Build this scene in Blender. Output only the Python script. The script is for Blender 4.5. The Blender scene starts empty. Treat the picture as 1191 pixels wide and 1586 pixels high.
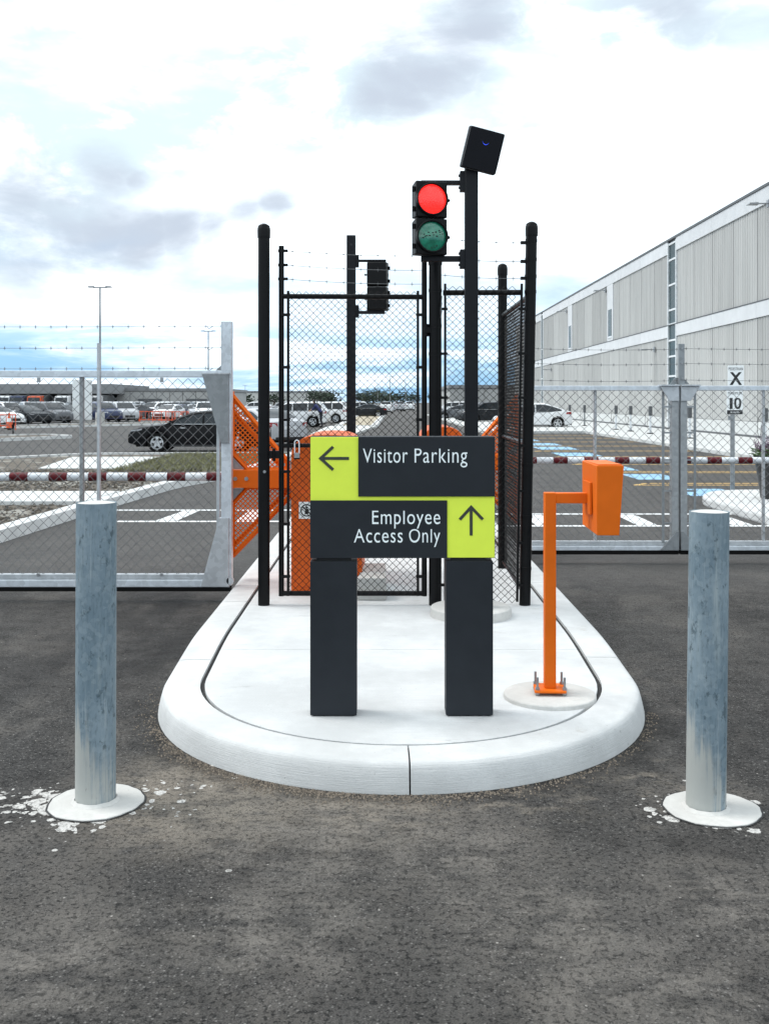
import bpy, bmesh, math, random
from mathutils import Vector, Matrix
random.seed(7)
R = math.radians
SC = bpy.context.scene
COL = SC.collection

# ------------------------------------------------------------------ camera
CAM_H, FPX, CX, HY = 1.68, 1600.0, 595.5, 622.0      # eye height, focal length and horizon in photo pixels
cam_d = bpy.data.cameras.new('camera')
cam = bpy.data.objects.new('camera', cam_d); COL.objects.link(cam)
cam.location = (0, 0, CAM_H); cam.rotation_euler = (R(90), 0, 0)
cam_d.sensor_fit = 'VERTICAL'; cam_d.sensor_height = 36.0
cam_d.lens = 36.0 * FPX / 1586.0
cam_d.shift_y = -(793.0 - HY) / 1586.0
cam_d.clip_start = 0.05; cam_d.clip_end = 3000
SC.camera = cam

# ------------------------------------------------------------------ world
W = bpy.data.worlds.new('World'); SC.world = W; W.use_nodes = True
SUN_EL, SUN_AZ = 58.0, -78.0          # degrees; azimuth clockwise from +Y: high on the left, veiled by cloud
def build_world():
    nt = W.node_tree; nt.nodes.clear(); N = nt.nodes.new; L = nt.links.new
    out = N('ShaderNodeOutputWorld'); tc = N('ShaderNodeTexCoord')
    sky = N('ShaderNodeTexSky'); sky.sky_type = 'NISHITA'; sky.sun_disc = False
    sky.sun_elevation = R(SUN_EL); sky.sun_rotation = R(SUN_AZ); sky.dust_density = 0.6; sky.ozone_density = 2.0
    bg1 = N('ShaderNodeBackground'); bg1.inputs[1].default_value = 0.10
    tint = N('ShaderNodeMix'); tint.data_type = 'RGBA'; tint.inputs[0].default_value = .85
    L(sky.outputs[0], tint.inputs[6]); tint.inputs[7].default_value = (1.6, 3.6, 5.9, 1)
    L(tint.outputs[2], bg1.inputs[0])
    def math_(op, a, b=None, clamp=False):
        m = N('ShaderNodeMath'); m.operation = op; m.use_clamp = clamp
        for i, v in enumerate((a, b)):
            if v is None: continue
            if isinstance(v, (int, float)): m.inputs[i].default_value = v
            else: L(v, m.inputs[i])
        return m.outputs[0]
    def noise(scale, detail, rough, stretch, off=(0, 0, 0), dist=0.0):
        mp = N('ShaderNodeMapping'); mp.inputs['Scale'].default_value = stretch; mp.inputs['Location'].default_value = off
        L(tc.outputs['Generated'], mp.inputs[0])
        n = N('ShaderNodeTexNoise'); n.inputs['Scale'].default_value = scale; n.inputs['Detail'].default_value = detail
        n.inputs['Roughness'].default_value = rough; n.inputs['Distortion'].default_value = dist
        L(mp.outputs[0], n.inputs['Vector']); return n
    def ramp(v, a, b, c=0.0, d=1.0):
        m = N('ShaderNodeMapRange'); m.interpolation_type = 'SMOOTHSTEP'
        L(v, m.inputs[0])
        for i, k in enumerate((a, b, c, d)): m.inputs[i + 1].default_value = k
        return m.outputs[0]
    sep = N('ShaderNodeSeparateXYZ'); L(tc.outputs['Generated'], sep.inputs[0])
    z = sep.outputs[2]
    # direction wobbled by noise, for the edges of the dark cloud patches
    nw = noise(7, 5, 0.55, (1, 1, 1.8))
    wob = N('ShaderNodeVectorMath'); wob.operation = 'MULTIPLY_ADD'
    L(nw.outputs['Color'], wob.inputs[0]); wob.inputs[1].default_value = (.062,) * 3; L(tc.outputs['Generated'], wob.inputs[2])
    dark = None
    blobs = [(752, 22, 62), (720, 60, 68), (680, 105, 72), (632, 150, 62), (585, 165, 40), (172, 276, 46), (205, 280, 26), (30, 350, 85), (-30, 360, 100), (95, 368, 75), (150, 370, 70), (275, 372, 60), (375, 345, 50), (30, 385, 70), (200, 385, 60),
             (220, 375, 55), (330, 365, 48), (420, 320, 36), (60, 60, 90), (200, 20, 80), (-250, 300, 140), (1420, 60, 120), (1050, 30, 90), (300, -120, 140)]
    for (px, py, r) in blobs:
        d = Vector(((px - CX) / FPX, 1, (HY - py) / FPX)).normalized() + Vector((.031,) * 3)
        v = N('ShaderNodeVectorMath'); v.operation = 'DISTANCE'; L(wob.outputs[0], v.inputs[0]); v.inputs[1].default_value = d
        b = ramp(v.outputs['Value'], r / FPX * 1.9, r / FPX * .0)
        if (px, py) in ((60, 60), (200, 20), (1050, 30)): b = math_('MULTIPLY', b, .45)
        dark = b if dark is None else math_('MAXIMUM', dark, b)
    n1 = noise(5.0, 7, .54, (1, 1, 2.6), (3.1, 1.7, .4), .2)
    fld = math_('ADD', n1.outputs['Fac'], math_('MULTIPLY', dark, .36))
    dk = ramp(fld, .50, .98)
    n2 = noise(2.7, 7, .56, (1, 1, 2.6), (.4, .2, .9), .2)
    c1 = N('ShaderNodeMix'); c1.data_type = 'RGBA'
    L(ramp(n2.outputs['Fac'], .30, .60), c1.inputs[0])
    c1.inputs[6].default_value = (1.22, 1.30, 1.36, 1); c1.inputs[7].default_value = (.475, .57, .625, 1)
    nb = noise(11, 8, .62, (1, 1, 2.0), (5, 2, 3), .3)
    cb = N('ShaderNodeMix'); cb.data_type = 'RGBA'; L(ramp(nb.outputs['Fac'], .46, .74, 0, .75), cb.inputs[0])
    L(c1.outputs[2], cb.inputs[6]); cb.inputs[7].default_value = (1.25, 1.3, 1.34, 1)
    c2 = N('ShaderNodeMix'); c2.data_type = 'RGBA'
    L(dk, c2.inputs[0]); L(cb.outputs[2], c2.inputs[6]); c2.inputs[7].default_value = (.35, .395, .46, 1)
    bg2 = N('ShaderNodeBackground'); bg2.inputs[1].default_value = 1.0; L(c2.outputs[2], bg2.inputs[0])
    # clear sky between thin cloud bands low above the horizon
    n3 = noise(4.2, 7, .6, (1, 1, 7.5), (.3, .8, .15), .4)
    low = ramp(z, .115, .035, 0, 1)
    gap = math_('MULTIPLY', low, ramp(n3.outputs['Fac'], .33, .60))
    gap = math_('MAXIMUM', gap, ramp(z, .03, .0, 0, .75))
    veil = noise(3.2, 6, .55, (1, 1, 4.0), (2.2, .1, .6), .2)
    gap = math_('MAXIMUM', gap, math_('MULTIPLY', ramp(z, .20, .07, 0, .42), ramp(veil.outputs['Fac'], .40, .62)))
    mx = N('ShaderNodeMixShader'); L(gap, mx.inputs[0]); L(bg2.outputs[0], mx.inputs[1]); L(bg1.outputs[0], mx.inputs[2])
    L(mx.outputs[0], out.inputs[0])
build_world()

# ------------------------------------------------------------------ sun (overcast: weak and wide), exposure
sd = bpy.data.lights.new('sun', 'SUN'); sd.energy = 1.3; sd.angle = R(24); sd.color = (1, .97, .93)
sun = bpy.data.objects.new('sun', sd); COL.objects.link(sun)
az, el = R(SUN_AZ), R(SUN_EL)
to_sun = Vector((math.sin(az) * math.cos(el), math.cos(az) * math.cos(el), math.sin(el)))
sun.rotation_euler = to_sun.to_track_quat('Z', 'Y').to_euler(); sun.location = to_sun * 60
vs = SC.view_settings; vs.view_transform = 'Standard'; vs.look = 'None'; vs.exposure = 0.84; vs.gamma = 1.0; vs.use_curve_mapping = False
SC.cycles.max_bounces = 8; SC.cycles.diffuse_bounces = 3; SC.cycles.transparent_max_bounces = 16
SC.cycles.use_denoising = True

# ------------------------------------------------------------------ helpers
def gnd(px, py, z=0.0):
    """ground point under a photo pixel"""
    Y = FPX * (CAM_H - z) / (py - HY)
    return ((px - CX) * Y / FPX, Y)
def XP(px, Y): return (px - CX) * Y / FPX
def ZP(py, Y): return CAM_H - (py - HY) * Y / FPX

ORG = {}
def thing(name, label, cat, loc=(0, 0, 0), group=None, kind=None):
    o = bpy.data.objects.new(name, None); COL.objects.link(o); o.location = loc
    o.empty_display_size = .1
    o['label'] = label
    if cat: o['category'] = cat
    if group: o['group'] = group
    if kind: o['kind'] = kind
    ORG[o] = Vector(loc); return o
def tag(o, label, cat=None, group=None, kind=None):
    o['label'] = label
    if cat: o['category'] = cat
    if group: o['group'] = group
    if kind: o['kind'] = kind
    return o

class MB:
    def __init__(s): s.v = []; s.f = []; s.mi = []; s.cur = 0
    def add(s, vs, fs):
        n = len(s.v); s.v += [tuple(v) for v in vs]
        s.f += [tuple(i + n for i in f) for f in fs]; s.mi += [s.cur] * len(fs); return s
    def box(s, x0, x1, y0, y1, z0, z1):
        vs = [(x, y, z) for z in (z0, z1) for y in (y0, y1) for x in (x0, x1)]
        return s.add(vs, [(0, 2, 3, 1), (4, 5, 7, 6), (0, 1, 5, 4), (2, 6, 7, 3), (0, 4, 6, 2), (1, 3, 7, 5)])
    def hexa(s, bot, top):
        """two loops of equal length (counter-clockwise seen from the second loop's side)"""
        n = len(bot)
        return s.add(list(bot) + list(top), [tuple(range(n))[::-1], tuple(range(n, 2 * n))] + [(i, (i + 1) % n, n + (i + 1) % n, n + i) for i in range(n)])
    def prism(s, poly, axis, d0, d1):
        f = {'y': lambda a, b, d: (a, d, b), 'x': lambda a, b, d: (d, a, b), 'z': lambda a, b, d: (a, b, d)}[axis]
        return s.hexa([f(a, b, d0) for a, b in poly], [f(a, b, d1) for a, b in poly])
    def cyl(s, p0, p1, r0, r1=None, n=16, caps=True):
        p0, p1 = Vector(p0), Vector(p1); r1 = r0 if r1 is None else r1
        d = (p1 - p0).normalized(); a = Vector((0, 0, 1)) if abs(d.z) < .9 else Vector((1, 0, 0))
        u = d.cross(a).normalized(); w = d.cross(u)
        vs = [p + (u * math.cos(2 * math.pi * i / n) + w * math.sin(2 * math.pi * i / n)) * r for p, r in ((p0, r0), (p1, r1)) for i in range(n)]
        fs = [(i, n + i, n + (i + 1) % n, (i + 1) % n) for i in range(n)]
        if caps: fs += [tuple(range(n)), tuple(range(n, 2 * n))[::-1]]
        return s.add(vs, fs)
    def tube(s, pts, r, n=6, closed=False):
        pts = [Vector(p) for p in pts]; m = len(pts); vs = []; fs = []
        pu = None
        for i, p in enumerate(pts):
            a = pts[i - 1] if (i > 0 or closed) else p
            b = pts[(i + 1) % m] if (i < m - 1 or closed) else p
            d = (b - a).normalized()
            if pu is None:
                ref = Vector((0, 0, 1)) if abs(d.z) < .9 else Vector((1, 0, 0)); u = d.cross(ref).normalized()
            else: u = (pu - d * pu.dot(d)).normalized()
            pu = u; w = d.cross(u)
            vs += [p + (u * math.cos(2 * math.pi * k / n) + w * math.sin(2 * math.pi * k / n)) * r for k in range(n)]
        for i in range(m if closed else m - 1):
            j = (i + 1) % m
            fs += [(i * n + k, i * n + (k + 1) % n, j * n + (k + 1) % n, j * n + k) for k in range(n)]
        if not closed: fs += [tuple(range(n))[::-1], tuple(range((m - 1) * n, m * n))]
        return s.add(vs, fs)
    def lathe(s, prof, c=(0, 0, 0), n=24, axis='z'):
        vs = []; fs = []; m = len(prof)
        for k in range(n):
            a = 2 * math.pi * k / n
            for r, h in prof:
                if axis == 'z': vs.append((c[0] + r * math.cos(a), c[1] + r * math.sin(a), c[2] + h))
                else: vs.append((c[0] + r * math.cos(a), c[1] + h, c[2] + r * math.sin(a)))
        for k in range(n):
            j = (k + 1) % n
            for i in range(m - 1):
                q = (k * m + i, j * m + i, j * m + i + 1, k * m + i + 1)
                fs.append(q if axis == 'z' else q[::-1])
        return s.add(vs, fs)
    def grid(s, rows):
        """rows of equal length of points"""
        n = len(rows[0]); vs = [p for r in rows for p in r]
        fs = [(i * n + j, i * n + j + 1, (i + 1) * n + j + 1, (i + 1) * n + j) for i in range(len(rows) - 1) for j in range(n - 1)]
        return s.add(vs, fs)
    def xform(s, M, start=0):
        s.v[start:] = [tuple(M @ Vector(v)) for v in s.v[start:]]; return s
    def build(s, name, mat, parent=None, bevel=0, smooth=None, seg=2, fix=False):
        org = ORG.get(parent, Vector((0, 0, 0)))
        me = bpy.data.meshes.new(name)
        me.from_pydata([tuple(Vector(v) - org) for v in s.v], [], s.f)
        mats = mat if isinstance(mat, (list, tuple)) else [mat]
        for m in mats: me.materials.append(m)
        if len(mats) > 1: me.polygons.foreach_set('material_index', s.mi)
        if fix:
            bm = bmesh.new(); bm.from_mesh(me); bmesh.ops.remove_doubles(bm, verts=bm.verts, dist=1e-5)
            bmesh.ops.recalc_face_normals(bm, faces=bm.faces); bm.to_mesh(me); bm.free()
        if smooth is not None:
            me.polygons.foreach_set('use_smooth', [True] * len(me.polygons)); me.set_sharp_from_angle(angle=R(smooth))
        me.update()
        o = bpy.data.objects.new(name, me); COL.objects.link(o)
        if parent is not None: o.parent = parent; ORG[o] = org
        if bevel:
            b = o.modifiers.new('bevel', 'BEVEL'); b.width = bevel; b.segments = seg; b.limit_method = 'ANGLE'; b.angle_limit = R(40)
        return o

# ------------------------------------------------------------------ materials
def rgba(c): return (c[0], c[1], c[2], 1)
class NT:
    def __init__(s, name):
        m = bpy.data.materials.new(name); m.use_nodes = True; s.m = m; s.nt = m.node_tree
        s.b = s.nt.nodes['Principled BSDF']; s.tc = s.n('ShaderNodeTexCoord')
    def n(s, t): return s.nt.nodes.new(t)
    def l(s, a, b): s.nt.links.new(a, b)
    def coord(s, scale=(1, 1, 1), loc=(0, 0, 0)):
        mp = s.n('ShaderNodeMapping'); mp.inputs['Scale'].default_value = scale; mp.inputs['Location'].default_value = loc
        s.l(s.tc.outputs['Object'], mp.inputs[0]); return mp.outputs[0]
    def noise(s, scale, detail=4, rough=.55, stretch=(1, 1, 1), loc=(0, 0, 0), dist=0):
        n = s.n('ShaderNodeTexNoise'); n.inputs['Scale'].default_value = scale; n.inputs['Detail'].default_value = detail
        n.inputs['Roughness'].default_value = rough; n.inputs['Distortion'].default_value = dist
        s.l(s.coord(stretch, loc), n.inputs['Vector']); return n.outputs['Fac']
    def vor(s, scale, out='Distance', feature='F1', stretch=(1, 1, 1)):
        n = s.n('ShaderNodeTexVoronoi'); n.feature = feature; n.inputs['Scale'].default_value = scale
        s.l(s.coord(stretch), n.inputs['Vector']); return n.outputs[out]
    def ramp(s, v, a, b, c=0., d=1.):
        m = s.n('ShaderNodeMapRange'); m.interpolation_type = 'SMOOTHSTEP'; s.l(v, m.inputs[0])
        for i, k in enumerate((a, b, c, d)): m.inputs[i + 1].default_value = k
        return m.outputs[0]
    def lin(s, v, a, b, c=0., d=1.):
        m = s.n('ShaderNodeMapRange'); s.l(v, m.inputs[0])
        for i, k in enumerate((a, b, c, d)): m.inputs[i + 1].default_value = k
        return m.outputs[0]
    def math(s, op, a, b=None):
        m = s.n('ShaderNodeMath'); m.operation = op
        for i, v in enumerate((a, b)):
            if v is None: continue
            if isinstance(v, (int, float)): m.inputs[i].default_value = v
            else: s.l(v, m.inputs[i])
        return m.outputs[0]
    def mix(s, f, a, b, mode='MIX'):
        m = s.n('ShaderNodeMix'); m.data_type = 'RGBA'; m.blend_type = mode
        if isinstance(f, (int, float)): m.inputs[0].default_value = f
        else: s.l(f, m.inputs[0])
        for i, c in ((6, a), (7, b)):
            if isinstance(c, (tuple, list)): m.inputs[i].default_value = rgba(c)
            else: s.l(c, m.inputs[i])
        return m.outputs[2]
    def dist(s, p):
        v = s.n('ShaderNodeVectorMath'); v.operation = 'DISTANCE'; s.l(s.tc.outputs['Object'], v.inputs[0]); v.inputs[1].default_value = p
        return v.outputs['Value']
    def sepz(s):
        x = s.n('ShaderNodeSeparateXYZ'); s.l(s.tc.outputs['Object'], x.inputs[0]); return x.outputs
    def color(s, c):
        if isinstance(c, (tuple, list)): s.b.inputs['Base Color'].default_value = rgba(c)
        else: s.l(c, s.b.inputs['Base Color'])
    def rough(s, v):
        if isinstance(v, (int, float)): s.b.inputs['Roughness'].default_value = v
        else: s.l(v, s.b.inputs['Roughness'])
    def bump(s, h, strength, dist):
        b = s.n('ShaderNodeBump'); b.inputs['Strength'].default_value = strength; b.inputs['Distance'].default_value = dist
        s.l(h, b.inputs['Height']); s.l(b.outputs[0], s.b.inputs['Normal'])

def pbr(name, col, rough=.5, metal=0., var=.12, scale=5, stretch=(1, 1, 1), bump=0, bscale=80, rand=0., spec=None, coat=0):
    t = NT(name)
    c2 = tuple(min(1, k * (1 + var)) for k in col); c1 = tuple(k * (1 - var) for k in col)
    nz = t.noise(scale, 6, .6, stretch)
    col_s = t.mix(t.ramp(nz, .3, .7), c1, c2)
    if rand:
        oi = t.n('ShaderNodeObjectInfo'); hs = t.n('ShaderNodeHueSaturation'); t.l(col_s, hs.inputs['Color'])
        t.l(t.lin(oi.outputs['Random'], 0, 1, 1 - rand, 1 + rand), hs.inputs['Value']); col_s = hs.outputs[0]
    t.color(col_s); t.rough(t.lin(nz, .2, .8, max(.02, rough - .06), min(1, rough + .08)))
    t.b.inputs['Metallic'].default_value = metal
    if spec is not None: t.b.inputs['Specular IOR Level'].default_value = spec
    if coat: t.b.inputs['Coat Weight'].default_value = coat; t.b.inputs['Coat Roughness'].default_value = .05
    if bump: t.bump(t.noise(bscale, 5, .6), bump, .004)
    return t.m

ICX_, IY0_, IRAD_ = .09, 5.80, 1.39      # nose circle of the traffic island
def asphalt_material():
    t = NT('asphalt')
    ag = t.vor(70, 'Color'); sx = t.n('ShaderNodeSeparateColor'); t.l(ag, sx.inputs[0])
    agd = t.vor(70, 'Distance')
    fine = t.noise(140, 6, .7)
    mid = t.noise(7, 7, .65)
    big = t.noise(.55, 6, .6, (1, .55, 1))
    streak = t.noise(1.4, 5, .6, (1.6, .22, 1), (3, 2, 0))
    sepy0 = t.sepz()[1]
    g1 = t.noise(150, 3, .6); pit = t.noise(48, 7, .78, (1, 1, 1), (2, 6, 0))
    base = t.mix(t.ramp(g1, .36, .66), (.021, .0200, .0192), (.096, .091, .086))
    base = t.mix(t.math('MULTIPLY', t.ramp(sx.outputs[0], .3, .9), .45), base, (.085, .081, .077))
    st1 = t.vor(95, 'Color'); st2 = t.n('ShaderNodeSeparateColor'); t.l(st1, st2.inputs[0]); st3 = t.vor(95, 'Distance')
    base = t.mix(t.math('MULTIPLY', t.ramp(st2.outputs[2], .88, .92), t.ramp(st3, .45, .25, 0, .85)), base, (.24, .232, .22))
    base = t.mix(t.ramp(mid, .42, .72, 0, .5), base, (.022, .021, .020))
    base = t.mix(t.ramp(big, .44, .64, 0, .6), base, (.115, .108, .100))
    wear = t.noise(1.6, 8, .68, (1, .7, 1), (5, 9, 0))
    base = t.mix(t.ramp(wear, .47, .66, 0, .62), base, (.165, .152, .137))
    base = t.mix(t.ramp(wear, .45, .33, 0, .55), base, (.021, .0195, .0185))
    base = t.mix(t.ramp(streak, .50, .68, 0, .5), base, (.120, .113, .104))
    pits = t.math('MULTIPLY', t.ramp(pit, .455, .40), t.ramp(mid, .30, .55, .35, 1))
    base = t.mix(t.math('MULTIPLY', pits, .85), base, (.008, .008, .0078))
    ck = t.n('ShaderNodeTexVoronoi'); ck.feature = 'DISTANCE_TO_EDGE'; ck.inputs['Scale'].default_value = .8
    wv = t.n('ShaderNodeVectorMath'); wv.operation = 'MULTIPLY_ADD'; nzc = t.n('ShaderNodeTexNoise'); nzc.inputs['Scale'].default_value = 5; nzc.inputs['Detail'].default_value = 6
    t.l(t.tc.outputs['Object'], nzc.inputs['Vector']); t.l(nzc.outputs['Color'], wv.inputs[0]); wv.inputs[1].default_value = (.35, .35, 0); t.l(t.tc.outputs['Object'], wv.inputs[2]); t.l(wv.outputs[0], ck.inputs['Vector'])
    crack = t.math('MULTIPLY', t.ramp(ck.outputs['Distance'], .0035, .001), t.ramp(t.noise(.9, 3, .5, (1, 1, 1), (8, 1, 0)), .50, .60))
    base = t.mix(t.math('MULTIPLY', crack, .8), base, (.012, .011, .011))
    far_tone = t.ramp(t.math('ADD', sepy0, t.math('MULTIPLY', t.noise(.6, 4), .8)), 9.0, 10.6, 0, .6)  # asphalt mixed to a lighter grey beyond the gates
    base = t.mix(far_tone, base, (.125, .122, .119))
    # darker strip along the left lane, fading out past the gate
    sepx = t.sepz()
    lane = t.math('MULTIPLY', t.ramp(sepx[0], -1.0, -1.5), t.ramp(sepx[0], -2.9, -1.9))
    lane = t.math('MULTIPLY', lane, t.ramp(sepx[1], 5.6, 6.6))
    lane = t.math('MULTIPLY', lane, t.ramp(sepx[1], 11, 8.8))
    base = t.mix(t.math('MULTIPLY', lane, t.ramp(t.noise(3, 5, .6, (1, .4, 1)), .35, .6, .2, .75)), base, (.022, .021, .021))
    # dry dust swept in front of the kerb nose
    def patch(p, r0, r1, th):
        nn = t.noise(5.5, 7, .68, (1, 1.6, 1), (p[0], p[1], 0))
        return t.math('MULTIPLY', t.ramp(t.dist((p[0], p[1], 0)), r1, r0), t.ramp(nn, th, th + .28))
    m1 = t.math('MAXIMUM', t.math('MAXIMUM', patch((-.75, 4.42), .2, .8, .30), patch((-.1, 4.3), .1, .6, .36)), t.math('MAXIMUM', patch((1.1, 4.5), .1, .6, .48), patch((.55, 4.33), .05, .45, .46)))
    base = t.mix(t.math('MULTIPLY', m1, .9), base, (.30, .265, .22))
    m2 = None
    for (p, r) in (((.74, 2.95), .55), ((.56, 3.3), .6), ((-.36, 3.3), .55), ((-.25, 3.95), .7), ((-1.0, 3.1), .5), ((1.15, 3.5), .5), ((.25, 3.9), .6)):
        k = patch(p, .05, r, .36); m2 = k if m2 is None else t.math('MAXIMUM', m2, k)
    base = t.mix(t.math('MULTIPLY', m2, .62), base, (.26, .24, .215))
    # darker band along the kerb foot, broken up by noise
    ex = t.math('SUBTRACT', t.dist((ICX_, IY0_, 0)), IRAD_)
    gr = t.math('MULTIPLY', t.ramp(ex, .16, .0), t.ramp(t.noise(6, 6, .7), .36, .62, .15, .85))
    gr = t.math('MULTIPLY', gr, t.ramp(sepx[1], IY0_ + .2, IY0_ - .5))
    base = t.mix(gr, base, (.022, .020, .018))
    # light chips
    sp = t.vor(24, 'Distance'); spc = t.vor(24, 'Color'); sr = t.n('ShaderNodeSeparateColor'); t.l(spc, sr.inputs[0])
    chips = t.math('MULTIPLY', t.ramp(sp, .13, .07), t.ramp(sr.outputs[1], .90, .94))
    base = t.mix(chips, base, (.42, .40, .37))
    # spilled paint and cement crumbs round the two bollards
    wj = t.n('ShaderNodeVectorMath'); wj.operation = 'MULTIPLY_ADD'; nj = t.n('ShaderNodeTexNoise'); nj.inputs['Scale'].default_value = 38; nj.inputs['Detail'].default_value = 4
    t.l(t.tc.outputs['Object'], nj.inputs['Vector']); t.l(nj.outputs['Color'], wj.inputs[0]); wj.inputs[1].default_value = (.035, .035, 0); t.l(t.tc.outputs['Object'], wj.inputs[2])
    def drops(scale, near_):
        v = t.n('ShaderNodeTexVoronoi'); v.inputs['Scale'].default_value = scale; t.l(wj.outputs[0], v.inputs['Vector'])
        c_ = t.n('ShaderNodeSeparateColor'); t.l(v.outputs['Color'], c_.inputs[0])
        rad = t.math('MULTIPLY', t.math('MULTIPLY', t.math('SUBTRACT', c_.outputs[0], t.math('SUBTRACT', 1.0, near_)), 1.6), .55)
        return t.ramp(t.math('SUBTRACT', v.outputs['Distance'], rad), .02, -.02)
    nr = None
    for (p, r, k_) in (((-1.40, 4.30, 0), .34, 1.25), ((-1.20, 4.12, 0), .30, .95), ((-1.0, 4.38, 0), .45, .66), ((-1.6, 4.36, 0), .3, .6), ((1.18, 4.27, 0), .28, .9), ((1.36, 4.14, 0), .24, .85), ((1.48, 4.28, 0), .22, .85)):
        q_ = t.ramp(t.dist(p), r, .05, 0, k_); nr = q_ if nr is None else t.math('MAXIMUM', nr, q_)
    spl = t.math('MAXIMUM', drops(17, nr), drops(34, t.math('MULTIPLY', nr, .8)))
    base = t.mix(spl, base, (.74, .73, .70))
    # sparse white spatter further out
    v2 = t.vor(9, 'Distance'); v2c = t.vor(9, 'Color'); s2 = t.n('ShaderNodeSeparateColor'); t.l(v2c, s2.inputs[0])
    k2 = t.math('MULTIPLY', t.ramp(t.math('ADD', v2, t.math('MULTIPLY', t.noise(40, 3), .16)), .20, .17), t.ramp(s2.outputs[0], .86, .87))
    near = t.math('MAXIMUM', t.ramp(t.dist((-.9, 4.4, 0)), 1.3, .6), t.ramp(t.dist((1.2, 4.35, 0)), .9, .4))
    base = t.mix(t.math('MULTIPLY', k2, near), base, (.66, .65, .62))
    base = t.mix(1.0, base, (.83, .815, .81), 'MULTIPLY')
    t.color(base); t.rough(t.ramp(mid, .3, .7, .78, .95)); t.b.inputs['Specular IOR Level'].default_value = .3
    h = t.math('ADD', t.math('MULTIPLY', agd, -.6), t.math('MULTIPLY', g1, .9))
    h = t.math('ADD', h, t.math('MULTIPLY', pits, -1.0))
    h = t.math('ADD', h, t.math('MULTIPLY', mid, 1.2))
    t.bump(h, 1.0, .012)
    return t.m

def concrete_material(name, col, brush=(2, 40, 2), var=.1, stain=.2):
    t = NT(name)
    b = t.noise(1.8, 7, .65); f = t.noise(70, 6, .65); br = t.noise(6, 4, .6, brush)
    dk = tuple(k * (1 - var * 1.6) for k in col)
    c = t.mix(t.ramp(b, .35, .68), dk, col)
    c = t.mix(t.ramp(br, .38, .66, 0, .6), c, tuple(k * .82 for k in col))
    c = t.mix(t.ramp(f, .58, .8, 0, .5), c, tuple(k * .72 for k in col))
    st = t.math('MULTIPLY', t.ramp(t.noise(3.2, 8, .7, (1, 1, 1), (7, 3, 1)), .62, .78), stain)
    c = t.mix(st, c, (.36, .34, .30))
    pv = t.vor(38, 'Distance'); pc = t.vor(38, 'Color'); ps = t.n('ShaderNodeSeparateColor'); t.l(pc, ps.inputs[0])
    c = t.mix(t.math('MULTIPLY', t.ramp(pv, .12, .06), t.ramp(ps.outputs[0], .93, .95)), c, (.22, .21, .19))
    t.rough(.9); t.b.inputs['Specular IOR Level'].default_value = .25
    sc = t.math('MULTIPLY', t.ramp(t.noise(5, 7, .72, (.35, 1.4, 2.5), (2, 8, 4)), .64, .72), .5)
    c2 = t.mix(sc, c, (.20, .195, .185)); t.color(c2)
    t.bump(t.math('ADD', t.math('MULTIPLY', br, 1.0), t.math('MULTIPLY', f, .8)), .5, .005)
    return t.m

def bollard_material(name, seed, scuff_side):
    t = NT(name); x, y, z = t.sepz()
    st = t.noise(9, 7, .65, (1.6, 1.6, .16), (seed, 0, 0)); sp = t.noise(26, 6, .7, (1, 1, .6), (seed * 2, 1, 0)); bl = t.noise(5, 6, .6, (1, 1, .7), (seed, 4, 2))
    c = t.mix(t.ramp(bl, .3, .7), (.14, .195, .235), (.235, .295, .335))
    c = t.mix(t.ramp(st, .5, .68, 0, .6), c, (.29, .34, .355))
    c = t.mix(t.ramp(t.noise(60, 5, .7, (1.3, 1.3, .3)), .48, .7, 0, .55), c, (.085, .12, .14))
    spg = t.vor(55, 'Color'); spv = t.n('ShaderNodeSeparateColor'); t.l(spg, spv.inputs[0])
    c = t.mix(t.math('MULTIPLY', t.ramp(spv.outputs[0], .55, .95), .26), c, (.31, .365, .395))
    c = t.mix(t.math('MULTIPLY', t.ramp(t.noise(22, 5, .7, (2.5, 2.5, .09), (seed, 3, 7)), .58, .68), .55), c, (.37, .41, .42))
    c = t.mix(t.ramp(sp, .56, .66, 0, .75), c, (.05, .075, .09))
    c = t.mix(t.math('MULTIPLY', t.ramp(t.noise(5, 6, .7, (2.4, 2.4, .10), (seed, 9, 9)), .60, .70), .7), c, (.07, .095, .115))
    c = t.mix(t.math('MULTIPLY', t.ramp(t.noise(8, 6, .75, (.5, .5, 3.0), (seed, 1, 3)), .66, .72), .5), c, (.08, .105, .125))
    # cement splashed and scraped on the lower third, in vertical streaks
    strk = t.noise(16, 6, .7, (3.4, 3.4, .10), (seed, 2, 5))
    low = t.math('ADD', t.math('MULTIPLY', t.ramp(z, .60, .10), .42), t.math('MULTIPLY', t.ramp(x, .085 * scuff_side, -.085 * scuff_side), .26))
    m = t.ramp(t.math('ADD', t.math('ADD', low, t.math('MULTIPLY', strk, .62)), t.math('MULTIPLY', t.noise(9, 5, .6, (1, 1, .5)), .3)), .84, 1.02)
    c = t.mix(t.math('MULTIPLY', m, t.ramp(z, .60, .42, 0, .9)), c, (.40, .405, .38))
    rust = t.math('MULTIPLY', t.ramp(t.noise(4, 6, .75, (4, 4, .5), (seed * 3, 6, 0)), .68, .74), .8)
    c = t.mix(rust, c, (.10, .07, .045))
    t.color(c); t.rough(t.ramp(bl, .3, .7, .55, .72)); t.b.inputs['Metallic'].default_value = .05; t.b.inputs['Specular IOR Level'].default_value = .25
    t.bump(t.math('ADD', st, t.math('MULTIPLY', sp, .6)), .25, .004)
    return t.m

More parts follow.
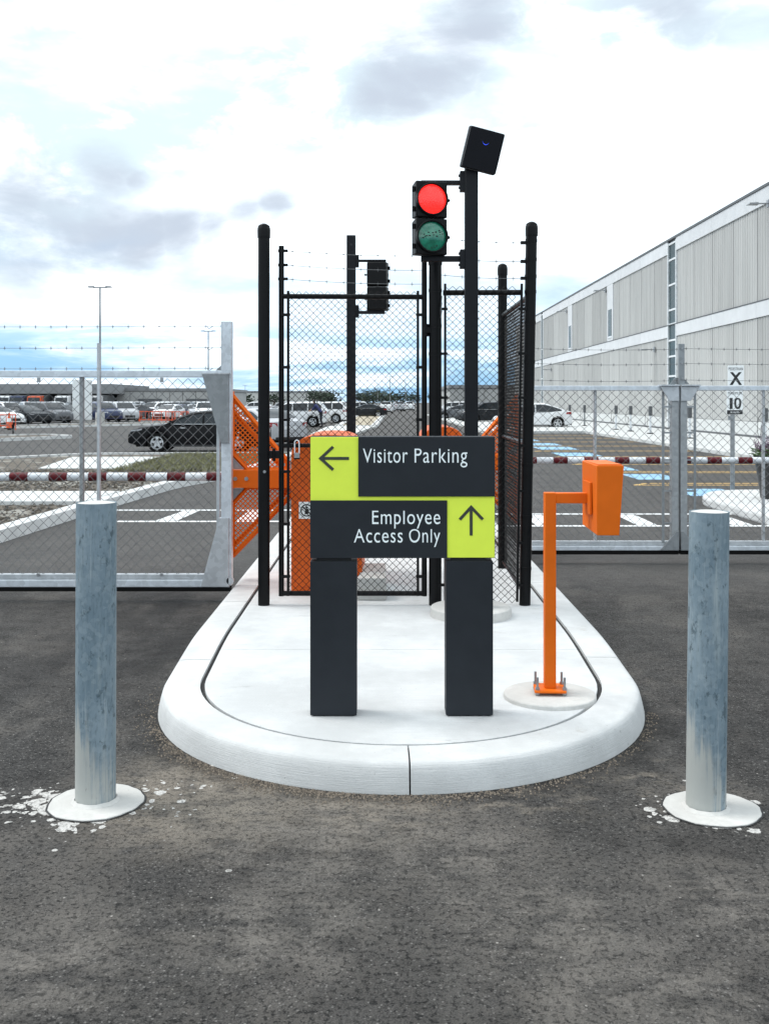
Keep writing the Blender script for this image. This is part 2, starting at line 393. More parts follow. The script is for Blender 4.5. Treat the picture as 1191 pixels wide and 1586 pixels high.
def galv(name, col=(.50, .52, .54), rough=.42, metal=.55):
    t = NT(name)
    v = t.vor(26, 'Color'); s = t.n('ShaderNodeSeparateColor'); t.l(v, s.inputs[0])
    n = t.noise(6, 6, .65, (1, 1, .5))
    c = t.mix(s.outputs[0], tuple(k * .88 for k in col), tuple(min(1, k * 1.08) for k in col))
    c = t.mix(t.ramp(n, .5, .75, 0, .45), c, tuple(k * .68 for k in col))
    t.color(c); t.rough(t.ramp(n, .3, .7, rough - .08, rough + .1)); t.b.inputs['Metallic'].default_value = metal
    return t.m

def emissive(name, col, strength, base=None):
    t = NT(name); t.color(base or col); t.b.inputs['Emission Color'].default_value = rgba(col); t.b.inputs['Emission Strength'].default_value = strength
    t.rough(.25); return t.m

def lens_red(name, col, strength, base):
    t = NT(name); t.color(base); v = t.vor(95, 'Distance'); ex = t.math('MULTIPLY', t.ramp(v, .15, .6, 1.0, .72), strength)
    t.b.inputs['Emission Color'].default_value = rgba(col); t.l(ex, t.b.inputs['Emission Strength']); t.rough(.2); t.bump(v, .3, .004); return t.m

def mulch_material():
    t = NT('mulch'); c = t.mix(t.ramp(t.noise(9, 8, .75), .3, .7), (.045, .036, .028), (.16, .135, .105))
    c = t.mix(t.ramp(t.noise(.9, 5, .6), .52, .62, 0, .8), c, (.30, .29, .26)); t.color(c); t.rough(.95); t.bump(t.noise(30, 6, .7), .8, .02); return t.m

M = dict(
    grit=pbr('kerb_grit', (.17, .14, .11), .9, var=.5, scale=60),
    chargehead=pbr('charger_grey', (.075, .08, .085), .5),
    dryearth=pbr('dry_earth', (.36, .31, .23), .95, var=.2, scale=1.2),
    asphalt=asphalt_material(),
    concrete=concrete_material('slab_concrete', (.62, .63, .63), (1.2, 42, 2), var=.15, stain=.5),
    kerb=concrete_material('kerb_concrete', (.62, .625, .62), (1.0, 1.0, 55), var=.15, stain=.7),
    pad=concrete_material('pad_concrete', (.58, .57, .545), (4, 4, 4), var=.14, stain=.6),
    walk=concrete_material('walkway_concrete', (.60, .61, .60), (2, 2, 2)),
    joint=pbr('joint_filler', (.03, .03, .03), .9, var=.4, scale=30),
    signdark=pbr('sign_charcoal', (.0172, .0205, .0255), .5, var=.08, scale=7, spec=.22),
    signblack=pbr('sign_gap_black', (.008, .009, .010), .6),
    lime=pbr('sign_lime', (.74, .88, .080), .5, var=.03, scale=6, spec=.25),
    arrow=pbr('sign_arrow_ink', (.028, .034, .026), .5, var=.05),
    letter=pbr('sign_letter_white', (.86, .92, .93), .45, var=.03),
    orange=pbr('orange_powder_coat', (.70, .135, .008), .5, var=.06, scale=4, bump=.05, bscale=200, spec=.15),
    orange2=pbr('orange_cabinet_paint', (.60, .095, .006), .5, var=.10, scale=5, spec=.3),
    black=pbr('black_vinyl', (.0035, .0035, .004), .42, var=.25, scale=20, spec=.16),
    blackpost=pbr('black_steel_paint', (.0035, .0036, .0042), .40, var=.2, scale=8, spec=.16),
    poleblack=pbr('charcoal_steel_paint', (.008, .009, .0115), .45, var=.15, scale=9, spec=.16),
    plastic=pbr('black_signal_plastic', (.004, .0042, .0048), .45, var=.2, scale=14, spec=.16),
    reader=pbr('reader_housing_plastic', (.0055, .006, .009), .5, var=.1, scale=10, spec=.16),
    readeredge=pbr('reader_rim_plastic', (.05, .053, .058), .45, var=.1, scale=10),
    redlens=lens_red('red_signal_lens', (1.0, .018, .014), 1.25, (.6, .01, .01)),
    greenlens=pbr('green_signal_lens', (.010, .165, .10), .18, var=.35, scale=14, coat=.6),
    bluelogo=emissive('blue_logo_strip', (.03, .07, .75), .55),
    grime=pbr('lens_grime', (.01, .012, .012), .9),
    galv=galv('galvanised_steel'), galvdark=galv('galvanised_plate', (.26, .275, .285), .45, .5), galvwire=galv('galvanised_wire', (.15, .155, .16), .5, .3), galvmid=galv('galvanised_flat', (.34, .355, .365), .45, .45),
    alu=galv('aluminium_rail', (.60, .64, .68), .38, .45),
    steel=galv('zinc_bolt', (.32, .33, .34), .35, .8), brass=pbr('brass', (.45, .33, .14), .4, .8),
    rubber=pbr('black_rubber', (.004, .004, .004), .8, var=.3, scale=20, spec=.15),
    boomwhite=pbr('boom_white', (.66, .69, .72), .4, var=.06, scale=8), boomred=pbr('boom_red_tape', (.095, .005, .009), .5, var=.35, scale=30, spec=.25),
    white=pbr('white_line_paint', (.62, .63, .63), .75, var=.22, scale=9), yellow=pbr('yellow_line_paint', (.62, .40, .13), .75, var=.22, scale=7),
    bluepaint=pbr('blue_stall_paint', (.23, .41, .58), .75, var=.25, scale=5),
    bollard_a=bollard_material('galvanised_bollard_a', 1.3, 1), bollard_b=bollard_material('galvanised_bollard_b', 6.1, 1),
    mulch=mulch_material(), chip=pbr('wood_chip', (.10, .085, .068), .9, var=.4, scale=8, rand=.4), grass=pbr('grass_blade', (.15, .15, .075), .7, var=.35, scale=3),
    leaf=pbr('leaf_green', (.05, .12, .02), .5, var=.4, scale=9), petal=pbr('purple_petal', (.10, .022, .085), .6, var=.35, scale=12),
    farleaf=pbr('far_tree_leaf', (.035, .055, .035), .8, var=.4, scale=2), bark=pbr('bark', (.09, .07, .055), .9, var=.3),
    pot=pbr('black_planter', (.012, .012, .013), .45, var=.2),
    cone=pbr('cone_orange', (.75, .10, .02), .5, var=.1), barrier_orange=pbr('plastic_barrier_orange', (.72, .10, .03), .5, var=.12),
    signwhite=pbr('road_sign_white', (.78, .80, .80), .4, var=.04), signink=pbr('road_sign_ink', (.008, .008, .009), .5),
    tyre=pbr('tyre', (.006, .006, .006), .85, var=.2, scale=20, spec=.2), rim=galv('alloy_rim', (.55, .56, .57), .3, .7),
    glass=pbr('car_glass', (.012, .016, .020), .08, var=.1, scale=2, spec=.5), under=pbr('car_underbody', (.008, .008, .008), .9),
    headlamp=pbr('head_lamp', (.55, .57, .60), .12, .3, var=.1, coat=.5), taillamp=pbr('tail_lamp', (.28, .010, .012), .2, var=.15, coat=.5), grille=pbr('car_grille', (.01, .01, .011), .4),
    plate=pbr('licence_plate', (.70, .72, .74), .5),
    skin=pbr('skin', (.42, .24, .16), .6), shirt=pbr('navy_shirt', (.022, .028, .10), .9, var=.3), trousers=pbr('dark_trousers', (.012, .014, .022), .9, var=.3), hair=pbr('dark_hair', (.012, .009, .007), .8), vest=pbr('pink_sleeve', (.42, .16, .18), .9),
)

# ================================================================== SETTING
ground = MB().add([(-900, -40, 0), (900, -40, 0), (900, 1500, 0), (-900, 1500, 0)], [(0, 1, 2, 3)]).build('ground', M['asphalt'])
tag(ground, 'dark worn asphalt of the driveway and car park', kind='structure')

# ---- traffic island: a stadium outline, kerb swept round it, slabs inside
IL, IR, IY0, IY1 = -1.30, 1.48, 5.80, 14.6
ICX, IRAD = (IL + IR) / 2, (IR - IL) / 2
LS = IY1 - IY0; LA = math.pi * IRAD
def flare(y):
    t = min(1, max(0, (y - 5.2) / 1.9)); return .952 + .048 * t * t * (3 - 2 * t)
def island_pt(S, d):
    x, y = island_raw(S, d); return (ICX + (x - ICX) * flare(y), y)
def island_raw(S, d):
    """S runs down the left side, round the nose, up the right side, round the back; d is the offset inwards"""
    S %= 2 * (LS + LA); r = IRAD - d
    if S < LS: return (ICX - r, IY1 - S)
    S -= LS
    if S < LA: a = math.pi + S / IRAD; return (ICX + r * math.cos(a), IY0 + r * math.sin(a))
    S -= LA
    if S < LS: return (ICX + r, IY0 + S)
    S -= LS; a = S / IRAD; return (ICX + r * math.cos(a), IY1 + r * math.sin(a))
island = thing('traffic_island', 'pale concrete traffic island with rounded kerb nose', None, (ICX, IY0, 0), kind='structure')
PROF = [(0, -.02), (.004, .02), (.016, .07), (.026, .104), (.036, .120), (.052, .129), (.08, .132), (.236, .133), (.236, 0.0)]
nose = LS + LA * .5 + .02
cuts = [nose, nose + 2.62, nose + 5.2, nose + 8.0, LS + LA + LS + .01, LS * 2 + LA * 2 - .02, LS * 2 + LA * 2 + 3.4, LS * 2 + LA * 2 + 6.6, LS * 2 + LA * 2 + nose - 2.6, LS * 2 + LA * 2 + nose]
for a, b in zip(cuts[:-1], cuts[1:]):
    a += .004; b -= .004
    n = max(6, int((b - a) / .09)); mb = MB(); rows = []
    for i in range(n + 1):
        S = a + (b - a) * i / n
        rows.append([(*island_pt(S, d), z) for d, z in PROF])
    mb.grid(rows)
    m = len(PROF); mb.add(rows[0], [tuple(range(m))]); mb.add(rows[-1], [tuple(range(m))[::-1]])
    mb.build('kerb_segment', M['kerb'], island, smooth=50, fix=True)
def half(y, d):
    r = IRAD - d
    if y < IY0: return flare(y) * math.sqrt(max(0, r * r - (IY0 - y) ** 2))
    if y > IY1: return math.sqrt(max(0, r * r - (y - IY1) ** 2))
    return r * flare(y)
DI = .262
fill = MB(); pts = [island_pt(2 * (LS + LA) * i / 120, .2) for i in range(120)]
fill.add([(x, y, .112) for x, y in pts], [tuple(range(120))]); fill.build('joint_filler', M['joint'], island)
ys = [IY0 - IRAD + DI + .0005, 6.46, 7.90, 9.4, 10.9, 12.4, IY1 + IRAD - DI - .001]
for k, (a, b) in enumerate(zip(ys[:-1], ys[1:])):
    a += .003; b -= .003; n = 26
    yy = [a + (b - a) * (0.5 - .5 * math.cos(math.pi * i / n)) for i in range(n + 1)]
    poly = [(ICX - half(y, DI), y) for y in yy] + [(ICX + half(y, DI), y) for y in yy[::-1]]
    MB().prism(poly[::-1], 'z', .05, .130).build('concrete_slab', M['concrete'], island, bevel=.003, fix=True)

gm = MB()
for i in range(2600):
    S = LS + LA * random.gauss(.36, .16) if i < 1900 else LS + LA * random.uniform(.1, .95)
    x, y = island_pt(S, -abs(random.gauss(0, .055 if i < 1900 else .03)) - .006); q_ = random.uniform(.002, .0065); k0 = len(gm.v)
    gm.add([(-q_, 0, 0), (0, -q_, 0), (q_, 0, 0), (0, q_, 0), (0, 0, q_ * 1.1)], [(0, 1, 4), (1, 2, 4), (2, 3, 4), (3, 0, 4)])
    gm.xform(Matrix.Translation((x, y, .0005)) @ Matrix.Rotation(random.uniform(0, 3), 4, 'Z') @ Matrix.Diagonal((1, random.uniform(.6, 1.3), 1, 1)), k0)
gro = gm.build('grit', M['grit']); tag(gro, 'loose brown grit swept along the foot of the kerb nose', 'grit', kind='stuff')
# ---- painted markings on the asphalt
mk = [0]
def sheet(name, poly, mat, z=.004):
    o = MB().add([(x, y, z) for x, y in poly], [tuple(range(len(poly)))]).build(name, mat, ground); return o
def rect(name, x0, x1, y0, y1, mat, z=.004): return sheet(name, [(x0, y0), (x1, y0), (x1, y1), (x0, y1)], mat, z)
rect('crossing_line', 1.62, 9, 13.86, 14.01, M['white']); rect('crossing_line', 1.62, 9, 15.33, 15.48, M['white'])
rect('crossing_line', -4.2, -1.42, 14.38, 14.53, M['white']); rect('crossing_line', -4.2, -1.42, 15.88, 16.04, M['white'])
for x in (2.05, 3.42, 4.72): rect('crossing_bar', x, x + .28, 14.05, 15.27, M['white'])
sheet('crossing_bar', [(-3.22, 14.56), (-2.92, 14.56), (-2.84, 15.85), (-3.08, 15.85)], M['white'])
rect('crossing_bar', -2.08, -1.84, 14.58, 15.82, M['white'])
for y, dy, x1 in ((19.1, 1.5, 6.45), (23.05, 1.7, 6.4), (25.9, 1.5, 6.2), (29.6, 1.8, 6.6), (32.8, 2.2, 6.7), (37.2, 2.2, 6.8), (40.6, 2.2, 6.8), (45.0, 2.2, 6.6), (49.4, 2.2, 6.4)):
    rect('blue_stall_mark', 5.45, x1, y - dy / 2, y + dy / 2, M['bluepaint'])
for y in (20.9, 24.5, 27.7, 31.2, 35.0, 38.9, 42.9, 47.2, 51.4):
    rect('stall_line', 5.0, 10.5, y - .22, y - .10, M['yellow']); rect('stall_line', 5.35, 10.5, y + .22, y + .34, M['yellow'])
    sheet('stall_line', [(5.0, y - .10), (5.12, y - .10), (5.47, y + .34), (5.35, y + .34)], M['yellow'])

# ---- sidewalk in front of the warehouse, and the raised islands
def slab_poly(name, poly, h, mat, label, edge=None, bevel=.02, kind='structure'):
    o = MB().prism(poly, 'z', -.02, h).build(name, mat, bevel=bevel, fix=True); tag(o, label, kind=kind); return o
slab_poly('sidewalk', [(10.6, 12), (16.2, 12), (16.2, 126), (5.2, 126), (5.2, 54.6), (10.6, 54.6)], .13, M['walk'], 'pale concrete sidewalk along the warehouse wall')
def rounded(poly, r=.5, n=6):
    out = []; m = len(poly)
    for i in range(m):
        p0, p, p1 = Vector(poly[i - 1]), Vector(poly[i]), Vector(poly[(i + 1) % m])
        a = p + (p0 - p).normalized() * min(r, (p0 - p).length * .45); b = p + (p1 - p).normalized() * min(r, (p1 - p).length * .45)
        for k in range(n + 1):
            t = k / n; out.append(tuple(a * (1 - t) ** 2 + p * 2 * t * (1 - t) + b * t * t))
    return out
slab_poly('kerb_island', rounded([(5.25, 11.0), (12.5, 11.0), (10.6, 18.3), (5.75, 18.1), (5.12, 16.9)], .6), .14, M['kerb'], 'white concrete kerb island under the planter and road sign', bevel=.04)

def bed(name, poly, label, w=.2, h=.14, mat='mulch', r=.8):
    """kerbed planting bed: kerb ring with a mulch fill lower than the kerb"""
    P = rounded(poly, r); c = Vector((sum(p[0] for p in P) / len(P), sum(p[1] for p in P) / len(P)))
    m = len(P); inner = []
    for i in range(m):
        p0, p, p1 = Vector(P[i - 1]), Vector(P[i]), Vector(P[(i + 1) % m]); d = (p1 - p0)
        if d.length < 1e-6: d = (Vector(P[(i + 2) % m]) - p0)
        d.normalize(); inner.append(tuple(p + Vector((-d.y, d.x)) * w))
    rt = thing(name, label, None, (c.x, c.y, 0), kind='structure')
    mb = MB(); rows = []
    for i in range(m + 1):
        o, q = P[i % m], inner[i % m]; o2 = Vector(o) * .85 + Vector(q) * .15; q2 = Vector(q) * .95 + Vector(o) * .05
        rows.append([(o[0], o[1], -.01), (o2.x, o2.y, h), (q2.x, q2.y, h), (q[0], q[1], 0)])
    mb.grid(rows); mb.build('kerb', M['kerb'], rt, smooth=40, fix=True)
    MB().add([(x, y, h * .62) for x, y in inner], [tuple(range(m))]).build('soil', M[mat], rt)
    return inner
bedA = bed('planting_bed', [(-4.62, 11.0), (-4.35, 16), (-4.0, 20.2), (-3.1, 23.4), (-2.5, 31.8), (-9.0, 31.2), (-16, 22), (-18, 11)], 'kerbed bed of brown mulch and grass beyond the left gate', w=.30)
bedB = bed('planting_bed', [(-19.5, 36.5), (-14.1, 47.5), (-16.2, 49.8), (-26, 44)], 'small kerbed mulch bed near the orange cone')
bedC = bed('planting_bed', [(-22.8, 64.5), (-15, 75.5), (-12.5, 80.5), (-15, 82.5), (-22, 75), (-25, 67)], 'long narrow kerbed bed under the white pylon', w=.25)
bedD = bed('planting_bed', [(-3.3, 67), (-.45, 67), (.35, 149), (-3.3, 149)], 'pale dry earth median beside the lane seen through the gate', w=.45, mat='dryearth', r=.5)
slab_poly('median_walkway', [(-3.6, 50.5), (-1.5, 50.5), (-.55, 66.4), (-3.6, 66.4)], .12, M['walk'], 'pale concrete walkway ahead of the dry median')
walk = MB().prism([(-16, 15.9), (-4.62, 15.9), (-4.52, 17.7), (-16, 17.7)], 'z', .0, .150).build('cross_walkway', M['walk'], bevel=.01); tag(walk, 'pale concrete strip crossing the mulch bed', kind='structure')
pad2 = MB().prism([(-8.2, 24.5), (-6.2, 24.5), (-6.4, 29.5), (-8.9, 29.5)], 'z', .0, .105).build('utility_slab', M['walk'], bevel=.01); tag(pad2, 'flat pale concrete slab set in the mulch', kind='structure')
def inside(p, poly):
    x, y = p; c = False; j = len(poly) - 1
    for i in range(len(poly)):
        if (poly[i][1] > y) != (poly[j][1] > y) and x < (poly[j][0] - poly[i][0]) * (y - poly[i][1]) / (poly[j][1] - poly[i][1]) + poly[i][0]: c = not c
        j = i
    return c
def scatter_chips(n, poly, x0, x1, y0, y1, z, label):
    mb = MB(); k = 0
    while k < n:
        x, y = random.uniform(x0, x1), random.uniform(y0, y1)
        if not inside((x, y), poly): continue
        k += 1; a = random.uniform(0, 3.14); l, w = random.uniform(.01, .04), random.uniform(.005, .012)
        s = len(mb.v); mb.box(-l, l, -w, w, 0, .012)
        mb.xform(Matrix.Translation((x, y, z + random.uniform(0, .02))) @ Matrix.Rotation(a, 4, 'Z') @ Matrix.Rotation(random.uniform(-.4, .4), 4, 'Y'), s)
    o = mb.build('wood_chips', M['chip']); tag(o, label, 'mulch', kind='stuff')
scatter_chips(9000, bedA, -12, -4.2, 11.5, 24, .085, 'loose brown wood chips covering the mulch bed')
def scatter_grass(n, poly, x0, x1, y0, y1, z, h, label):
    mb = MB(); k = 0
    while k < n:
        x, y = random.uniform(x0, x1), random.uniform(y0, y1)
        if not inside((x, y), poly): continue
        k += 1; a = random.uniform(0, 6.28); hh = h * random.uniform(.5, 1.2); lx, ly = random.uniform(-.06, .06), random.uniform(-.06, .06); w = .012
        ca, sa = math.cos(a) * w, math.sin(a) * w
        mb.add([(x - ca, y - sa, z), (x + ca, y + sa, z), (x + lx + ca * .6, y + ly + sa * .6, z + hh * .6), (x + lx * 2, y + ly * 2, z + hh)], [(0, 1, 2), (0, 2, 3)])
    o = mb.build('grass', M['grass']); tag(o, label, 'grass', kind='stuff')
scatter_grass(10000, bedA, -6.3, -2.6, 23.5, 31.2, .08, .10, 'patchy short grass at the back of the mulch bed')
scatter_grass(6000, bedD, -3.2, .2, 112, 147, .08, .45, 'rough green grass on the far median')

# ---- warehouse on the right
WX, WY0, WY1, WH = 16.0, 14.0, 126.0, 10.75
M['panel'] = pbr('ribbed_wall_panel', (.385, .386, .375), .7, var=.10, scale=.8, stretch=(1, 3, .15), rand=.11)
M['plinth'] = concrete_material('wall_plinth_paint', (.62, .63, .62), (1, 1, 1), var=.06, stain=.08)
M['band'] = pbr('white_wall_band', (.60, .61, .62), .55, var=.05, scale=1.2, rand=.04)
M['trim'] = pbr('dark_roof_trim', (.08, .085, .09), .5)
M['wglass'] = pbr('warehouse_glass', (.012, .035, .040), .25, var=.25, scale=.7, spec=.18)
M['mullion'] = pbr('white_mullion', (.66, .68, .69), .4)
wh = thing('warehouse', 'long pale grey warehouse with ribbed wall panels and white bands', 'building', (WX, 60, 0))
MB().box(WX + .12, WX + 45, WY0, WY1, 0, WH - .05).build('core_wall', M['band'], wh)
def ribbed(y0, y1, z0, z1, rib=.3):
    n = max(2, round((y1 - y0) / rib)); prof = []
    for i in range(n):
        a = y0 + (y1 - y0) * i / n; w = (y1 - y0) / n
        prof += [(a + w * .05, 0.0), (a + w * .55, 0.0), (a + w * .65, .022), (a + w * .95, .022)]
    prof = [(y0, 0.022)] + prof + [(y1, .022)]
    mb = MB(); mb.grid([[(WX + d, y, z0) for y, d in prof], [(WX + d, y, z1) for y, d in prof]]); return mb
openings = [(56.7, 58.2), (104.3, 105.3)]         # full-height glazed strips
edges = []; y = WY0
segs = [(WY0, 56.58), (58.32, 104.18), (105.42, WY1)]
for sa, sb in segs:
    n = max(1, round((sb - sa) / 3.05)); w = (sb - sa) / n
    for i in range(n):
        a, b = sa + i * w + .012, sa + (i + 1) * w - .012
        ribbed(a, b, 6.0, 9.95).build('wall_panel', M['panel'], wh)
        ribbed(a, b, .82, 5.26).build('wall_panel', M['panel'], wh)
        if i % 2 == 0:
            b2 = min(sb, sa + (i + 2) * w) - .008
            MB().box(WX - .05, WX + .06, a, b2, 5.28, 5.94).build('wall_band', M['band'], wh, bevel=.01)
            MB().box(WX - .06, WX + .06, a, b2, 9.97, 10.68).build('wall_band', M['band'], wh, bevel=.01)
            MB().box(WX - .05, WX + .06, a, b2, .0, .80).build('wall_plinth', M['plinth'], wh, bevel=.01)
MB().box(WX - .10, WX + .4, WY0, WY1, 10.69, 10.80).build('roof_trim', M['trim'], wh)
MB().box(WX - .075, WX + .02, WY0, WY1, .10, .22).build('base_channel', M['trim'], wh)
MB().box(WX - .07, WX + .02, WY0, WY1, 5.945, 5.985).build('drip_trim', M['trim'], wh)
for (a, b) in openings:
    MB().box(WX - .06, WX + .06, a - .12, a, .1, 10.6).build('strip_jamb', M['mullion'], wh)
    MB().box(WX - .06, WX + .06, b, b + .12, .1, 10.6).build('strip_jamb', M['mullion'], wh)
    zz = [.9, 2.0, 3.1, 4.2, 5.1, 6.0, 6.8, 8.2, 9.6, 10.5] if b - a > 1.2 else [.9, 4, 7, 10.5]
    for z0, z1 in zip(zz[:-1], zz[1:]):
        g = MB().box(WX + .02, WX + .05, a, b, z0 + .05, z1 - .05).build('window_pane', M['wglass'], wh)
        MB().box(WX - .02, WX + .06, a, b, z1 - .05, z1 + .05).build('mullion', M['mullion'], wh)
for (yw, z0, z1) in ((73.2, 6.3, 8.2), (89.0, 6.3, 8.2)):
    MB().box(WX - .05, WX + .03, yw - .95, yw + .95, z0 - .35, 9.96).build('window_surround', M['band'], wh)
    MB().box(WX - .07, WX + .0, yw - .55, yw + .55, z0, z1).build('window_pane', M['wglass'], wh)
    MB().box(WX - .09, WX + .0, yw - .65, yw + .65, z0 - .12, z0).build('window_sill', M['mullion'], wh)
for k, (yw, z) in enumerate(((42.9, 9.9), (74.6, 9.7), (90.6, 9.6), (61.0, 4.75), (99, 4.75))):
    lab = ['wall lamp under the roof edge nearest the camera', 'wall lamp above the nearer narrow window', 'wall lamp above the farther narrow window',
           'low wall lamp beside the tall glazed strip', 'low wall lamp far along the warehouse wall'][k]
    wl = thing('wall_lamp', lab, 'lamp', (WX - .05, yw, z), group='warehouse wall lamps')
    MB().box(WX - .12, WX - .05, yw - .12, yw + .12, z - .15, z + .15).build('wall_bracket', M['steel'], wl)
    MB().box(WX - .62, WX - .12, yw - .03, yw + .03, z - .02, z + .03).build('arm', M['steel'], wl)
    MB().prism([(WX - .95, z - .05), (WX - .5, z - .05), (WX - .55, z + .04), (WX - .9, z + .02)], 'y', yw - .17, yw + .17).build('lamp_head', M['steel'], wl, bevel=.01, fix=True)
fr = MB().box(WX - .02, WX + 30, 126.4, 127, 0, 6).build('far_wall', M['band']); tag(fr, 'low pale wall past the far end of the warehouse', 'wall')

# ---- far buildings
def far_block(x0, x1, y, h, label, mat, d=30, panels=8, doors=()):
    rt = thing('warehouse', label, 'building', ((x0 + x1) / 2, y, 0))
    MB().box(x0, x1, y + .3, y + d, 0, h).build('core_wall', M[mat], rt)
    w = (x1 - x0) / panels
    for i in range(panels):
        MB().box(x0 + i * w + .04, x0 + (i + 1) * w - .04, y + .05, y + .3, 0, h * .86).build('wall_panel', M[mat], rt)
    MB().box(x0 - .2, x1 + .2, y - .1, y + d + .2, h * .88, h).build('roof_fascia', M['farfascia'], rt)
    for (a, b) in doors: MB().box(a, b, y - .02, y + .05, 0, h * .55).build('dock_door', M['trim'], rt)
M['fargrey'] = pbr('far_grey_wall', (.38, .38, .37), .8, var=.08, scale=.2, rand=.06); M['farfascia'] = pbr('far_fascia', (.22, .225, .23), .7, var=.1, scale=.1)
M['farpale'] = pbr('far_pale_wall', (.50, .50, .48), .8, var=.05, scale=.2, rand=.04)
far_block(-44.5, -27.0, 172, 3.9, 'low grey depot building behind the parked cars', 'fargrey', doors=((-41, -37), (-33, -29.5)))
cp = thing('loading_canopy', 'long flat grey loading canopy over trucks at far left', 'canopy', (-80, 165, 0))
MB().prism([(-140, 165), (-43.2, 165), (-43.2, 190), (-140, 190)], 'z', 2.95, 4.5).build('roof_slab', M['farfascia'], cp)
MB().box(-140, -43.2, 188, 190, 0, 3.0).build('back_wall', M['trim'], cp)
for x in (-135, -120, -105, -90, -76, -62, -48): MB().box(x - .35, x + .35, 166, 166.7, 0, 2.95).build('column', M['fargrey'], cp)
far_block(9.5, 19.5, 150, 4.1, 'small square grey building beside the centre lane in the distance', 'fargrey', panels=4)
far_block(20.5, 60, 230, 4.0, 'far pale shed on the horizon right of the light pole', 'farpale')
far_block(-58, -24, 420, 6.0, 'long low pale shed on the horizon left of centre', 'farpale')

# ================================================================== FOREGROUND OBJECTS
IZ = .130
# ---- bollards
def bollard(label, base, top_dx, h, r, padc, padr, mat):
    x, y = base
    pd = thing('bollard_footing', label[1], 'footing', (padc[0], padc[1], 0), group='round bollard footings')
    n = 40; prof = []
    mb = MB(); rim = [(padr * (1 + .014 * math.sin(2 * a + x) + .011 * math.sin(5 * a + 1) + .009 * math.sin(11 * a) + .007 * math.sin(17 * a + 2)), a) for a in [2 * math.pi * i / n for i in range(n)]]
    mb.hexa([(padc[0] + q * math.cos(a), padc[1] + q * math.sin(a), -.02) for q, a in rim], [(padc[0] + q * math.cos(a), padc[1] + q * math.sin(a), .008) for q, a in rim])
    mb.build('pad', M['pad'], pd, bevel=.004)
    mb = MB(); rr = [(q * 1.035, a) for q, a in rim]
    mb.grid([[(padc[0] + q * math.cos(a) * k, padc[1] + q * math.sin(a) * k, .004) for q, a in rr + rr[:1]] for k in (1.008, .95)])
    mb.build('gap_ring', M['joint'], pd)
    b = thing('bollard', label[0], 'bollard', (x, y, .008), group='galvanised pipe bollards')
    n = 36; mb = MB()
    mb.cyl((x, y, .005), (x + top_dx, y, h), r, n=n, caps=False)
    mb.cyl((x + top_dx, y, h), (x + top_dx, y, h - .01), r, r * .93, n=n, caps=False)
    mb.build('pipe', mat, b, smooth=40)
    MB().lathe([(r * .935, -.012), (r * .92, -.002), (r * .6, .003), (r * .3, .005), (0.0001, .005)], (x + top_dx, y, h), n).build('concrete_cap', M['pad'], b, smooth=50)
    mb = MB(); w = [(r * (1.10 + .07 * random.random()), 2 * math.pi * i / 30) for i in range(30)]
    mb.grid([[(x + q * math.cos(a) * k, y + q * math.sin(a) * k, z) for q, a in w + w[:1]] for k, z in ((1.06, .0082), (.9, .02))])
    mb.build('mortar_fillet', M['pad'], b, smooth=60)
Y = FPX * CAM_H / 620
bollard(('scraped galvanised steel bollard in front of the left lane gate', 'white splattered concrete footing of the left bollard'), (XP(148.5, Y), Y), .004, ZP(778, Y), .083, (XP(151, Y), Y - .01), .196, M['bollard_a'])
Y = FPX * CAM_H / 631
bollard(('leaning blue-grey galvanised bollard in front of the right lane gate', 'cracked concrete footing of the right bollard'), (XP(1092.5, Y), Y), .014, ZP(792, Y), .080, (XP(1102, Y), Y), .192, M['bollard_b'])

# ---- direction sign
SY = FPX * (CAM_H - IZ) / 488.0
def sx(px): return XP(px, SY)
def sz(py): return ZP(py, SY)
sg = thing('direction_sign', 'charcoal and lime direction sign on two posts, Visitor Parking and Employee Access Only', 'sign', (.085, SY + .06, IZ))
for (a, b) in ((480.5, 552.5), (690.5, 763.5)):
    MB().box(sx(a), sx(b), SY, SY + .125, IZ + .006, sz(869.5)).build('post', M['signdark'], sg, bevel=.003)
    MB().box(sx(a) + .03, sx(b) - .03, SY + .02, SY + .1, sz(871), sz(863)).build('spacer', M['signblack'], sg)
    MB().box(sx(a) + .012, sx(b) - .012, SY + .012, SY + .11, IZ + .0005, IZ + .007).build('base_plate', M['signblack'], sg)
MB().box(sx(481), sx(766), SY + .004, SY + .118, sz(864), sz(677)).build('panel_body', M['lime'], sg, bevel=.002)
d1 = MB().box(sx(555), sx(766) + .001, SY - .004, SY + .006, sz(769), sz(677) + .001).build('dark_panel', M['signdark'], sg, bevel=.0015)
d2 = MB().box(sx(481) - .001, sx(692.5), SY - .004, SY + .006, sz(864) - .001, sz(775)).build('dark_panel', M['signdark'], sg, bevel=.0015)
MB().box(sx(481) - .002, sx(766) + .002, SY + .006, SY + .121, sz(864) - .002, sz(677) + .002).build('panel_case', M['signdark'], sg, bevel=.002)
def strokes(segs, w, y0, y1):
    mb = MB()
    for (a, b) in segs:
        a = Vector((sx(a[0]), sz(a[1]))); b = Vector((sx(b[0]), sz(b[1]))); d = (b - a).normalized(); n = Vector((-d.y, d.x)) * w / 2
        mb.prism([tuple(a + n), tuple(a - n), tuple(b - n), tuple(b + n)], 'y', y0, y1)
        y0 -= .0004
    return mb
strokes([((496, 710), (540.6, 710)), ((495, 711.5), (516, 692)), ((495, 708.5), (516, 727.6))], .0145, SY + .0015, SY + .006).build('arrow', M['arrow'], sg, fix=True)
strokes([((729.6, 785), (729.6, 829.5)), ((728.2, 784), (747.7, 804.7)), ((731, 784), (712, 804.7))], .0145, SY + .0015, SY + .006).build('arrow', M['arrow'], sg, fix=True)

